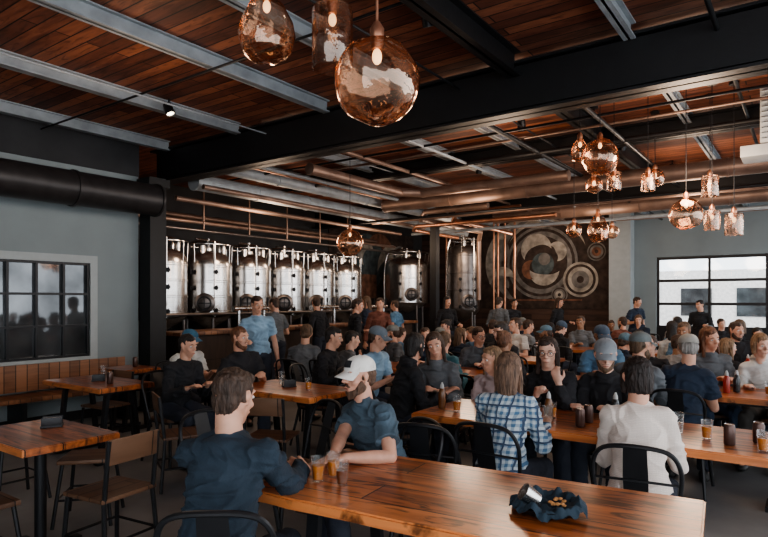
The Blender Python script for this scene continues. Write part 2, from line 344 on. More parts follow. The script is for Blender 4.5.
# bar
root=empty('bar_counter',*B(-8.2,9.0),0,TH); tag(root,'long dark plank bar counter with wooden top','bar counter')
m=MB(); m.box((0,0,.52),(.5,6.6,1.04)); m.obj('counter_body',BARW,parent=root,smooth=False)
m=MB(); m.box((0.03,0,1.07),(.66,6.8,.06),bev=.01); m.obj('counter_top',BENCHW,parent=root)
m=MB(); m.tube([(.36,-3.2,.2),(.36,3.2,.2)],.022); m.obj('foot_rail',STEELD,parent=root)
def tap_tower(u,v):
    r=empty('beer_tap_tower',*B(u,v),1.10,TH); tag(r,'stainless beer tap tower standing on the bar','beer tap',group='bar taps')
    m=MB(); m.tube([(0,-.3,0),(0,-.3,.35)],.03,12); m.tube([(0,.3,0),(0,.3,.35)],.03,12); m.tube([(0,-.42,.35),(0,.42,.35)],.045,12); m.obj('tower_body',STEEL,parent=r)
    for k in range(5):
        m=MB(); y=-.32+k*.16; m.tube([(0.03,y,.35),(.09,y,.34),(.1,y,.28)],.01,8); m.tube([(.06,y,.37),(.07,y,.55)],[.008,.02],8); m.obj('tap_handle',BLACK,parent=r)
    return r
t0=tap_tower(-8.25,7.4); clone(t0,*B(-8.25,9.4),1.10); clone(t0,*B(-8.25,11.2),1.10)
# tanks
def tank(u,v,rad_,z0,z1,mat,label,mw=True):
    r=empty('brewing_tank',*B(u,v),0,TH+rad(20)); tag(r,label,'tank',group='brewing tanks')
    R=rad_; H=z1-z0
    m=MB(); prof=[(0.0,z0-.28),(.06,z0-.28),(R*.9,z0-.04),(R,z0+.03)]
    for k in range(4):
        zz=z0+.1+k*(H-.42)/3; prof+=[(R,zz-.02),(R*1.025,zz-.012),(R*1.025,zz+.012),(R,zz+.02)]
    prof+=[(R,z1-.27),(R*.96,z1-.18),(R*.84,z1-.10),(R*.62,z1-.04),(R*.4,z1-.01),(R*.2,z1),(R*.2,z1+.05),(0,z1+.06)]
    m.lathe(prof,36); m.obj('tank_shell',mat,parent=r)
    for k in range(4):
        a=math.pi/4+k*math.pi/2; x,y=R*.86*math.cos(a),R*.86*math.sin(a)
        m=MB(); m.tube([(x,y,z0+.1),(x*1.04,y*1.04,.02)],.03,10); m.lathe([(0,0),(.06,0),(.06,.02),(0,.02)],12,(x*1.04,y*1.04,0)); m.obj('leg',STEELD,parent=r)
    if mw:
        m=MB(); X=Matrix.Rotation(rad(-65),3,'Z')@Matrix.Rotation(rad(90),3,'Y')
        d=X@V((0,0,1)); c=d*(R*.97)+V((0,0,z0+.26))
        m.lathe([(0,0),(.17,0),(.19,.02),(.19,.05),(.15,.07),(0,.08)],24,c,X); m.mi=1
        m.tube([c+d*.12+X@V((.12*math.cos(a),.12*math.sin(a),0)) for a in [k*math.pi/8 for k in range(16)]],.015,6,closed=True)
        m.tube([c+d*.12+X@V((-.12,0,0)),c+d*.12+X@V((.12,0,0))],.010,6); m.tube([c+d*.12+X@V((0,-.12,0)),c+d*.12+X@V((0,.12,0))],.010,6); m.tube([c+d*.05,c+d*.13],.018,8)
        m.obj('manway_door',[STEELD,BLACK],parent=r)
        m=MB()
        for q in (-28,24):
            X2=Matrix.Rotation(rad(-65+q),3,'Z')@Matrix.Rotation(rad(90),3,'Y'); d2=X2@V((0,0,1))
            for zz in (.12,.55,.85):
                c2=d2*(R*.99)+V((0,0,z0+zz)); m.tube([c2,c2+d2*.09],.018,8); m.tube([c2+d2*.09+V((0,0,-.05)),c2+d2*.09+V((0,0,.05))],.012,6); m.lathe([(0,0),(.04,0),(.04,.02),(0,.02)],14,c2+d2*.04,X2)
        m.obj('valve',BLACK,parent=r)
    m=MB(); m.tube(smooth_pts([(R*.5,0,z1-.1),(R*.5,0,z1+.10),(R*.2,0,z1+.18),(-R*.6,0,z1+.18),(-R*.9,0,z1+.1),(-R*1.08,0,z1-.4),(-R*1.08,0,z0)],4),.026,8); m.tube([(0,0,z1),(0,0,z1+.24)],.03,8); m.tube([(0,-R*.9,z1+.2),(0,R*.9,z1+.2)],.022,8)
    m.tube([(R*.55,R*.3,z1-.12),(R*.55,R*.3,z1+.1)],.045,10); m.tube([(R*.1,-R*.6,z1-.12),(R*.1,-R*.6,z1+.08)],.06,12); m.tube([(R*.75,-R*.7,z0),(R*.75,-R*.7,z1+.15)],.015,6)
    m.tube([(R*1.03*math.cos(a),R*1.03*math.sin(a),z1+.1) for a in [k*math.pi/8 for k in range(16)]],.010,6,closed=True)
    for k in range(8):
        a=k*math.pi/4; m.tube([(R*1.0*math.cos(a),R*1.0*math.sin(a),z1-.25),(R*1.03*math.cos(a),R*1.03*math.sin(a),z1+.1)],.007,5)
    m.obj('pipework',STEEL,parent=r)
    return r
tk=tank(-9.6,6.45,.46,1.28,2.56,STEEL,'stainless steel fermenting tank with round manway door')
for k in range(1,6): clone(tk,*B(-9.6,6.45+1.04*k),0)
tank(-9.5,14.4,.62,1.5,2.85,STEEL,'wide squat stainless steel tank beside the mural wall')
tank(-7.6,14.3,.42,1.3,3.1,STEELD,'dark tall brewing kettle beside copper pipes')
pipe('process_pipe',[(-9.0,5.6,2.86),(-9.0,13.5,2.86)],.025,STEELD,'steel process pipe running above the tanks')
pipe('process_pipe',[(-9.3,5.6,3.05),(-9.3,13.5,3.05)],.035,BRONZE,'bronze process pipe running above the tanks')
pipe('process_pipe',[(-9.05,5.8,1.34),(-9.05,13,1.34)],.03,STEELD,'steel process pipe running before the tanks')
pipe('process_pipe',[(-10.3,5.6,3.3),(-10.3,14,3.3)],.05,BRONZE,'bronze process pipe running along the brewhouse wall')
for v in (7.0,8.1,9.15,10.2,11.2): pipe('vertical_pipe',[(-9.1,v,2.86),(-9.1,v,3.9)],.018,BRONZE,'thin vertical bronze pipe above the tanks')
# murals (generic)
MUc=pm('mural_cream',(.33,.30,.26),.85,var=.5,scale=4); MUt=pm('mural_teal',(.065,.085,.09),.85,var=.6,scale=5)
MUo=pm('mural_rust',(.17,.08,.05),.85,var=.6,scale=5); MUb=pm('mural_brown',(.045,.030,.024),.85,var=.6,scale=5); MUg=pm('mural_grey',(.16,.15,.14),.85,var=.5,scale=4)
def disc(m,u,z,r0,r1,a0=0,a1=2*math.pi,y=0,n=32,taper=0,sq=1):
    n0=len(m.bm.faces); A=[];C=[]
    for k in range(n+1):
        a=a0+(a1-a0)*k/n; w=math.sin(math.pi*k/n) if taper else 1; rm=(r0+r1)/2; ra=rm-(rm-r0)*w; rb=rm+(r1-rm)*w
        A.append(m.bm.verts.new((u+ra*math.cos(a),y,z+ra*sq*math.sin(a)))); C.append(m.bm.verts.new((u+rb*math.cos(a),y,z+rb*sq*math.sin(a))))
    for k in range(n):
        try: m.bm.faces.new((A[k],A[k+1],C[k+1],C[k]))
        except ValueError: pass
    m._fin(n0)
def wheel(m,u,z,r,y,a,b):
    m.mi=a; disc(m,u,z,.001,r,y=y); m.mi=3; disc(m,u,z,r*.72,r*.86,y=y-.002); m.mi=b; disc(m,u,z,.001,r*.5,y=y-.003); m.mi=3; disc(m,u,z,.001,r*.2,y=y-.004)
m=MB(); m.mi=3; m.box((0,0,0),(4.0,.02,2.5))
m.mi=4; disc(m,-.1,.1,1.15,1.55,rad(60),rad(250),-.013,taper=1); m.mi=0; disc(m,-.2,.0,1.3,1.62,rad(95),rad(215),-.014,taper=1); disc(m,.1,.1,1.18,1.36,rad(20),rad(150),-.015,taper=1)
m.mi=4; disc(m,0,.1,.001,1.08,y=-.016); m.mi=3; disc(m,0,.1,.001,1.0,y=-.018); m.mi=4; disc(m,0,.1,.78,.92,y=-.019)
m.mi=0; disc(m,-.1,.35,.25,.62,rad(20),rad(200),-.021,taper=1); disc(m,.1,.1,.35,.68,rad(200),rad(330),-.0215,taper=1); disc(m,.35,.35,.1,.42,rad(-60),rad(110),-.022,taper=1)
m.mi=1; disc(m,.05,.05,.001,.34,y=-.020); m.mi=2; disc(m,-.2,-.1,.15,.4,rad(100),rad(260),-.023,taper=1); m.mi=4; disc(m,.1,.2,.001,.18,y=-.024)
wheel(m,1.15,-.42,.50,-.028,0,4); wheel(m,1.6,.35,.26,-.027,4,2); wheel(m,.55,-.85,.24,-.030,4,0)
m.mi=0; disc(m,-1.2,-.6,.3,.62,rad(30),rad(170),-.026,taper=1); m.mi=4; disc(m,-1.3,-.75,.1,.5,rad(20),rad(160),-.027,taper=1); disc(m,-1.5,.5,.2,.5,rad(-70),rad(80),-.0265,taper=1)
m.mi=2; m.box((.1,-.03,-1.0),(2.2,.01,.05))
o=m.obj('wall_mural',[MUc,MUt,MUo,MUb,MUg],smooth=False,loc=(*B(-6.45,16.97),2.6),rz=TH); tag(o,'large muted mural of cream sweeps around a round machine','mural')
m=MB(); m.mi=3; m.box((0,0,0),(4.2,.02,2.1)); m.mi=1; disc(m,-.4,.1,.001,.85,y=-.014); m.mi=2; disc(m,.1,.1,.5,.95,rad(-60),rad(140),-.016,taper=1); m.mi=0; disc(m,-.4,.3,.15,.5,rad(30),rad(240),-.018,taper=1); m.mi=2; m.box((-.4,-.018,-.6),(.9,.01,.7)); m.mi=0
disc(m,.9,-.3,.6,1.0,rad(30),rad(170),-.019,taper=1); disc(m,-1.6,.1,.4,.7,rad(-60),rad(90),-.019,taper=1); wheel(m,1.3,.3,.4,-.02,4,0); wheel(m,-1.5,-.2,.4,-.02,4,1)
o=m.obj('wall_mural',[MUc,MUt,MUo,MUb,MUg],smooth=False,loc=(*B(-10.57,14.3),2.6),rz=TH+rad(90)); tag(o,'rust and cream painted mural behind the tanks','mural')
# vent unit
root=empty('air_vent_unit',4.16,6.35,3.12,TH); tag(root,'light grey louvered air handling unit hanging below ceiling','air conditioner')
m=MB(); m.box((0,0,.06),(.6,.4,.12),bev=.01); m.box((.06,0,.42),(.36,.4,.58),bev=.01); m.obj('housing',WHITE,parent=root)
m=MB()
for k in range(10): m.box((.06,-.215,.17+k*.055),(.33,.04,.010),M=Matrix.Rotation(.5,3,'X'))
m.obj('louver',TRIM,parent=root,smooth=False)
for sx in(-.05,.17):
    m=MB(); m.tube([(sx,0,.7),(sx,0,.82)],.01); m.obj('hanger_rod',BLACK,parent=root)
def spot(x,y,z):
    r=empty('track_spotlight',x,y,z,random.random()*6); tag(r,'small black can spotlight under the ceiling','spotlight',group='ceiling spotlights')
    M_=Matrix.Rotation(rad(155),3,'X')
    m=MB(); m.lathe([(0,-.06),(.05,-.06),(.055,.07),(.045,.07),(.045,.05),(0,.05)],16,(0,0,-.12),M_); m.tube([(0,0,-.1),(0,0,0.0)],.01); m.obj('lamp_housing',BLACK,parent=r)
    m=MB(); m.lathe([(0,.055),(.043,.055)],16,(0,0,-.12),M_); m.obj('lamp_lens',SPOTE,parent=r); return r
s0=spot(.35,4.7,3.95) 
clone(s0,.18,3.35,3.95,2.5)
for u,v in [(-5.2,6.3),(-7,6.2),(-3,7.2),(-4.6,9.2),(-2.2,9.0),(-6.1,4.2),(-1.9,11.0)]:
    clone(s0,*B(u,v),3.95,random.random()*6)
# ---------------------------------------------------------------- pendants
def pendant(kind,x,y,z,r,label,glass=AMBERG,ztop=3.94,h=1.0,dent=.07):
    R=empty('pendant_lamp',x,y,z,random.random()*6); tag(R,label,'pendant lamp',group='glass pendant lamps')
    top=r*h
    m=MB()
    if kind=='globe':
        n=22; prof=[(r*math.sin(math.pi*i/n),r*h*-math.cos(math.pi*i/n)) for i in range(n-1)]
        prof[0]=(0,-r*h); prof+=[(r*.16,r*h*1.02),(r*.15,r*h*1.12)]
        m.lathe(prof,36,M=None,dent=dent)
    elif kind=='cyl':
        m.lathe([(r*.97,-h*r),(r,-h*r*.97),(r,h*r*.82),(r*.95,h*r*.9),(r*.3,h*r*.95),(r*.22,h*r),(r*.2,h*r*1.1)],40,rib=.012)
        m.lathe([(r*.95,-h*r*.97),(r*.95,h*r*.82)],40,rib=.012)
    elif kind=='drop':
        m.lathe([(0,-r*h),(r*.5,-r*h*.96),(r*.85,-r*h*.75),(r,-r*h*.3),(r*.92,r*h*.1),(r*.6,r*h*.6),(r*.3,r*h*.9),(r*.2,r*h*1.1)],28,dent=.08)
    m.obj('lamp_shade',glass,parent=R)
    zc=top*1.1
    m=MB(); m.lathe([(0,zc-.06*1),(.022,zc-.06),(.028,zc-.01),(.03,zc+.02),(.012,zc+.05),(0,zc+.05)],16); m.obj('socket',COPPER,parent=R)
    m=MB(); m.tube([(0,0,zc+.04),(0,0,ztop-z)],.006 if y<4 else .004,8); m.lathe([(0,ztop-z-.03),(.05,ztop-z-.03),(.05,ztop-z),(0,ztop-z)],16); m.obj('stem',COPPER if y<4 else BLACK,parent=R)
    m=MB(); b=min(.020,r*.22); m.ell((0,0,zc-.06-b*1.5),(b,b,b*1.6)); m.obj('bulb',BULB,parent=R)
    return R
pendant('globe',-.028,2.4,2.48,.172,'large blown copper glass globe pendant',h=1.0,dent=.04)
pendant('drop',-.60,3.05,3.0,.145,'blown copper glass drop pendant',h=1.2)
pendant('cyl',-.255,2.95,2.90,.10,'smoky ribbed glass cylinder pendant',SMOKEG,h=1.6)
pd=[('globe',600,157,6.3,.19),('globe',594,185,7.2,.10),('cyl',614,181,6.9,.08),('cyl',648,182,6.6,.075),('globe',686,214,6.3,.165),
    ('drop',598,228,8.0,.14),('globe',574,230,8.6,.11),('cyl',710,186,6.8,.09),('cyl',712,220,6.4,.08),('cyl',734,224,6.4,.09),('globe',350,243,8.6,.19),('drop',580,150,6.7,.10),('globe',655,178,7.4,.11),('globe',612,232,8.9,.10)]
for k,(kd,px,py,d,r) in enumerate(pd):
    pendant(kd,(px-384)/596*d,d,1.6+(300-py)/596*d,r,{'globe':'blown copper glass globe pendant hanging from the ceiling','cyl':'smoky glass cylinder pendant hanging from the ceiling','drop':'blown amber glass drop pendant hanging from the ceiling'}[kd],SMOKEG if kd=='cyl' else AMBERG,h=1.35 if kd!='globe' else 1)
# ---------------------------------------------------------------- tables
def table(cx,cy,L,W,rz,label,mat=TOP,group='communal tables',live=False):
    r=empty('dining_table',cx,cy,0,rz); tag(r,label,'table',group=group)
    m=MB(); n=14; pts=[]
    a=.012 if live else 0
    for k in range(n+1): pts.append((-L/2+L*k/n,-W/2+a*noise.noise(V((k*.7,1,0)))))
    for k in range(n+1): pts.append((L/2-L*k/n,W/2+a*noise.noise(V((k*.7,5,0)))))
    m.slab(pts,.71,.76,.008); m.obj('table_top',mat,parent=r)
    for s_ in (-1,1):
        x=s_*(L/2-.28 if L>1.3 else L/2-.15); w=W/2-.1
        m=MB(); m.box((x,0,.69),(.08,W-.14,.03)); m.box((x,0,.02),(.08,W-.1,.035))
        m.box((x,-w+.03,.36),(.06,.035,.66),M=Matrix.Rotation(rad(-6),3,'X')); m.box((x,w-.03,.36),(.06,.035,.66),M=Matrix.Rotation(rad(6),3,'X'))
        m.obj('leg',BLACK,parent=r,smooth=False)
    if L>1.3:
        m=MB(); m.box((0,0,.66),(L-.6,.04,.04)); m.obj('stretcher',BLACK,parent=r,smooth=False)
    return r
FR=V((1.35,2.50)); up=V((.87,-.493)); vp=V((.493,.87)); L1,W1=1.80,.84
c=FR-up*L1/2-vp*W1/2; A1=math.atan2(up.y,up.x)
table(c.x,c.y,L1,W1,A1,'glossy orange-brown live-edge wood table with steel legs',live=True)
def btable(u,v,L,W,lab='orange-brown wood communal table with black steel legs'):
    return table(*B(u,v),L,W,TH,lab)
btable(-1.05,4.13,2.75,.78)
btable(-4.05,4.12,1.15,.72,'small square wood table with black legs')
def ptable(x,y,L,W,rz):
    r=empty('pedestal_table',x,y,0,rz); tag(r,'small wood table on black pedestal holding a napkin holder','table')
    m=MB(); m.slab([(-L/2,-W/2),(L/2,-W/2),(L/2,W/2),(-L/2,W/2)],.715,.76,.006); m.obj('table_top',TOP,parent=r)
    m=MB(); m.tube([(0,0,.03),(0,0,.715)],.035,16); m.box((0,0,.705),(.3,.3,.015)); m.box((0,0,.015),(.55,.07,.03),bev=.005); m.box((0,0,.0155),(.07,.5,.03),bev=.005); m.obj('pedestal',BLACK,parent=r)
ptable(-2.19,3.80,.84,.58,TH)
btable(-6.0,3.3,1.1,.6)
btable(-6.9,4.2,.55,.5,'small wood table before the wall bench')
btable(-.9,6.3,2.6,.75); btable(-4.0,6.3,2.2,.75)
btable(-1.0,8.2,2.4,.75); btable(-4.2,8.2,2.6,.75)
btable(-1.0,10.4,2.4,.75); btable(-4.2,10.4,2.4,.75); btable(-2.5,12.8,2.4,.75); btable(.95,7.3,.9,.7)
root=empty('wall_bench',*B(-7.62,2.0),0,TH); tag(root,'long slatted wooden bench against the grey wall','bench')
m=MB(); m.box((0,0,.43),(.46,5.4,.05),bev=.006); m.obj('seat',BENCHW,parent=root)
m=MB(); m.box((-.24,0,.64),(.03,5.4,.33),bev=.004); m.obj('backrest',BENCHB,parent=root)
for y in (-2.5,-1.2,0,1.2,2.5):
    m=MB(); m.box((0,y,.2),(.4,.05,.41)); m.obj('leg',BLACK,parent=root,smooth=False)
# ---------------------------------------------------------------- chairs
def chair():
    r=empty('dining_chair'); tag(r,'black metal chair with wooden seat','chair',group='black metal chairs')
    m=MB(); pts=[]
    for k in range(24):
        a=2*math.pi*k/24; ca,sa=math.cos(a),math.sin(a); e=.45
        pts.append((.2*math.copysign(abs(ca)**e,ca),.02+.19*math.copysign(abs(sa)**e,sa)))
    m.slab(pts,.425,.452,.006); m.obj('seat',SEATW,parent=r)
    m=MB(); m.tube([(p[0]*.95,.02+(p[1]-.02)*.95,.415) for p in pts],.012,6,closed=True); m.obj('seat_frame',BLACK,parent=r)
    for sx in (-1,1):
        m=MB(); m.tube([(sx*.17,.17,.42),(sx*.21,.22,.01)],[.017,.013],8); m.obj('leg',BLACK,parent=r)
        m=MB(); m.tube([(sx*.17,-.15,.42),(sx*.21,-.24,.01)],[.017,.013],8); m.obj('leg',BLACK,parent=r)
    m=MB(); fr=smooth_pts([(-.18,-.15,.42),(-.2,-.2,.62),(-.205,-.24,.76),(-.15,-.275,.85),(0,-.295,.872),(.15,-.275,.85),(.205,-.24,.76),(.2,-.2,.62),(.18,-.15,.42)],5)
    m.tube(fr,.012,8); m.tube(smooth_pts([(-.2,-.215,.68),(0,-.245,.69),(.2,-.215,.68)],4),.007,6)
    m.obj('backrest',BLACK,parent=r)
    m=MB(); a=[m.bm.verts.new(p) for p in [(-.055,-.165,.43),(.055,-.165,.43),(.06,-.243,.70),(.055,-.29,.868),(-.055,-.29,.868),(-.06,-.243,.70)]]
    m.bm.faces.new(a[:3]+[a[5]]); m.bm.faces.new([a[5],a[2],a[3],a[4]])
    m.obj('splat',BLACK,parent=r)
    return r
CH=chair(); CH.location=(*B(-2.9,3.0),0); CH.rotation_euler.z=TH+rad(160)
def achair(x,y,yaw): return clone(CH,x,y,0,yaw)
def wchair():
    r=empty('wood_back_chair'); tag(r,'dark steel chair with brown wood seat and backrest','chair',group='wood back chairs')
    m=MB(); m.box((0,0,.45),(.38,.36,.025),bev=.008); m.obj('seat',SEATW,parent=r)
    for sx in (-1,1):
        m=MB(); m.tube([(sx*.17,.16,.43),(sx*.19,.19,.01)],.014,8); m.obj('leg',BLACK,parent=r)
        m=MB(); m.tube([(sx*.17,-.21,.80),(sx*.17,-.165,.43),(sx*.19,-.2,.01)],.014,8); m.obj('leg',BLACK,parent=r)
    m=MB(); m.tube([(-.18,.175,.2),(.18,.175,.2)],.009,6);m.tube([(-.18,-.185,.2),(.18,-.185,.2)],.009,6);m.tube([(-.18,-.185,.2),(-.18,.175,.2)],.009,6);m.tube([(.18,-.185,.2),(.18,.175,.2)],.009,6); m.obj('rung',BLACK,parent=r)
    m=MB(); m.box((0,-.205,.73),(.35,.016,.15),bev=.005,M=Matrix.Rotation(rad(6),3,'X')); m.obj('backrest',SEATW,parent=r)
    return r
WC=wchair(); WC.location=(-1.66,3.62,0); WC.rotation_euler.z=rad(62)
def stool(x,y,rz):
    r=empty('bar_stool',x,y,0,rz); tag(r,'backless black metal stool with square wooden seat','stool',group='metal stools')
    m=MB(); m.box((0,0,.46),(.34,.34,.03),bev=.008); m.obj('seat',SEATW,parent=r)
    for sx in (-1,1):
        for sy in (-1,1):
            m=MB(); m.tube([(sx*.14,sy*.14,.445),(sx*.19,sy*.19,.01)],.013,8); m.obj('leg',BLACK,parent=r)
    m=MB(); m.tube([(-.17,-.17,.2),(.17,-.17,.2),(.17,.17,.2),(-.17,.17,.2)],.008,6,closed=True); m.obj('foot_ring',BLACK,parent=r)
    return r
ST0=stool(-2.28,3.32,TH)
for x,y,a in [(-2.15,4.35,.2),(-2.95,4.75,TH)]: clone(ST0,x,y,0,a)
for x,y,a in [(-3.05,6.55,150),(-1.75,5.15,-60),(-.95,5.05,-10)]:
    clone(WC,x,y,0,rad(a))
# ---------------------------------------------------------------- people
_b=bmesh.new(); bmesh.ops.create_icosphere(_b,subdivisions=3,radius=1); SP=[v.co.copy() for v in _b.verts]; _b.free()
_b=bmesh.new(); bmesh.ops.create_icosphere(_b,subdivisions=2,radius=1); SQ=[v.co.copy() for v in _b.verts]; _b.free()
def E(c,r,R=None):
    if isinstance(r,(int,float)): r=(r,r,r)
    S=SP if max(r)>.045 else SQ; c=V(c); out=[]
    for p in S:
        q=V((p.x*r[0],p.y*r[1],p.z*r[2]))
        if R is not None: q=R@q
        out.append(c+q)
    return out
def cap(a,ra,b,rb): return E(a,ra)+E(b,rb)
def dsc(c,d,r,n=20):
    d=V(d).normalized(); a=(V((0,0,1)) if abs(d.z)<.9 else V((1,0,0))); a=(a-d*a.dot(d)).normalized(); b=d.cross(a)
    return [V(c)+(a*math.cos(2*math.pi*k/n)+b*math.sin(2*math.pi*k/n))*r for k in range(n)]
def vox(name,sets,vs,smooth_it=4,disp=0,freq=9,seed=0,aniso=(1,1,1),fold=True):
    bm=bmesh.new()
    for S in sets:
        t=bmesh.new(); vv=[t.verts.new(p) for p in S]
        res=bmesh.ops.convex_hull(t,input=vv)
        dead=set(e for e in res['geom_interior']+res['geom_unused'] if isinstance(e,bmesh.types.BMVert))
        bmesh.ops.delete(t,geom=list(dead),context='VERTS')
        bmesh.ops.recalc_face_normals(t,faces=t.faces)
        t.verts.index_update(); mp=[bm.verts.new(v.co) for v in t.verts]
        for f in t.faces: bm.faces.new([mp[v.index] for v in f.verts])
        t.free()
    me=bpy.data.meshes.new(name); bm.to_mesh(me); bm.free()
    o=bpy.data.objects.new(name,me); COL.objects.link(o)
    md=o.modifiers.new('r','REMESH'); md.mode='VOXEL'; md.voxel_size=vs
    if smooth_it: sm=o.modifiers.new('s','SMOOTH'); sm.factor=.5; sm.iterations=smooth_it
    dg=bpy.context.evaluated_depsgraph_get(); out=bpy.data.meshes.new_from_object(o.evaluated_get(dg))
    bpy.data.objects.remove(o); bpy.data.meshes.remove(me); out.name=name
    if disp:
        nn=[v.normal.copy() for v in out.vertices]
        for v,n in zip(out.vertices,nn):
            p=V((v.co.x*aniso[0],v.co.y*aniso[1],v.co.z*aniso[2]))*freq+V((seed,seed*.7,0))
            p+=V((noise.noise(p*.6+V((9,0,0))),0,noise.noise(p*.6)))*.9
            r1=1-abs(noise.noise(p))*2.6
            if fold: v.co+=n*disp*((r1*r1 if r1>0 else 0)-.35+.5*noise.noise(p*2.3))
            else: v.co+=n*disp*(noise.noise(p)+.6*noise.noise(p*2.3))
    out.polygons.foreach_set('use_smooth',[True]*len(out.polygons))
    if not out.materials: out.materials.append(None)
    return out
def ik(S,W,l1,l2,hint):
    d=W-S; L=d.length
    if L>(l1+l2)*.985: W=S+d.normalized()*(l1+l2)*.985; d=W-S; L=d.length
    if L<.12: W=S+d.normalized()*.12; d=W-S; L=.12
    dn=d.normalized(); a=(l1*l1-l2*l2+L*L)/(2*L); h=math.sqrt(max(0,l1*l1-a*a))
    hv=hint-dn*hint.dot(dn); hv.normalize(); return S+dn*a+hv*h,W
def handsets(W,d,n,sgn,curl,th=0):
    d=d.normalized(); n=(n-d*n.dot(d)).normalized(); w=d.cross(n)*sgn
    R=Matrix((w,d,n)).transposed(); S=[]
    S.append(E(W,(.026,.02,.019),R)+E(W+d*.04,(.036,.02,.015),R)); S.append(E(W+d*.04,(.037,.02,.015),R)+E(W+d*.08,(.038,.014,.012),R))
    for i,(off,L) in enumerate([(.031,.074),(.0105,.082),(-.0105,.076),(-.030,.06)]):
        p=W+d*(.088-.004*abs(i-1))+w*off; a=curl*.5; r0=.0098+th
        for q,sl in enumerate((.44,.31,.25)):
            a_=a+q*curl*.8; dd=d*math.cos(a_)+n*math.sin(a_)+w*off*(1.5 if curl<.3 else .2); e=p+dd*L*sl; S.append(cap(p,r0,e,r0*.9)); p=e; r0*=.9
    p=W+d*.025+w*.028; e=p+(d*.65+w*.6+n*.35).normalized()*.042; f=e+(d*.9+w*.1+n*.35).normalized()*.034
    S.append(cap(p-w*.01,.0155,e,.012+th)); S.append(cap(e,.0115+th,f,.0095+th)); return S
MESH={}
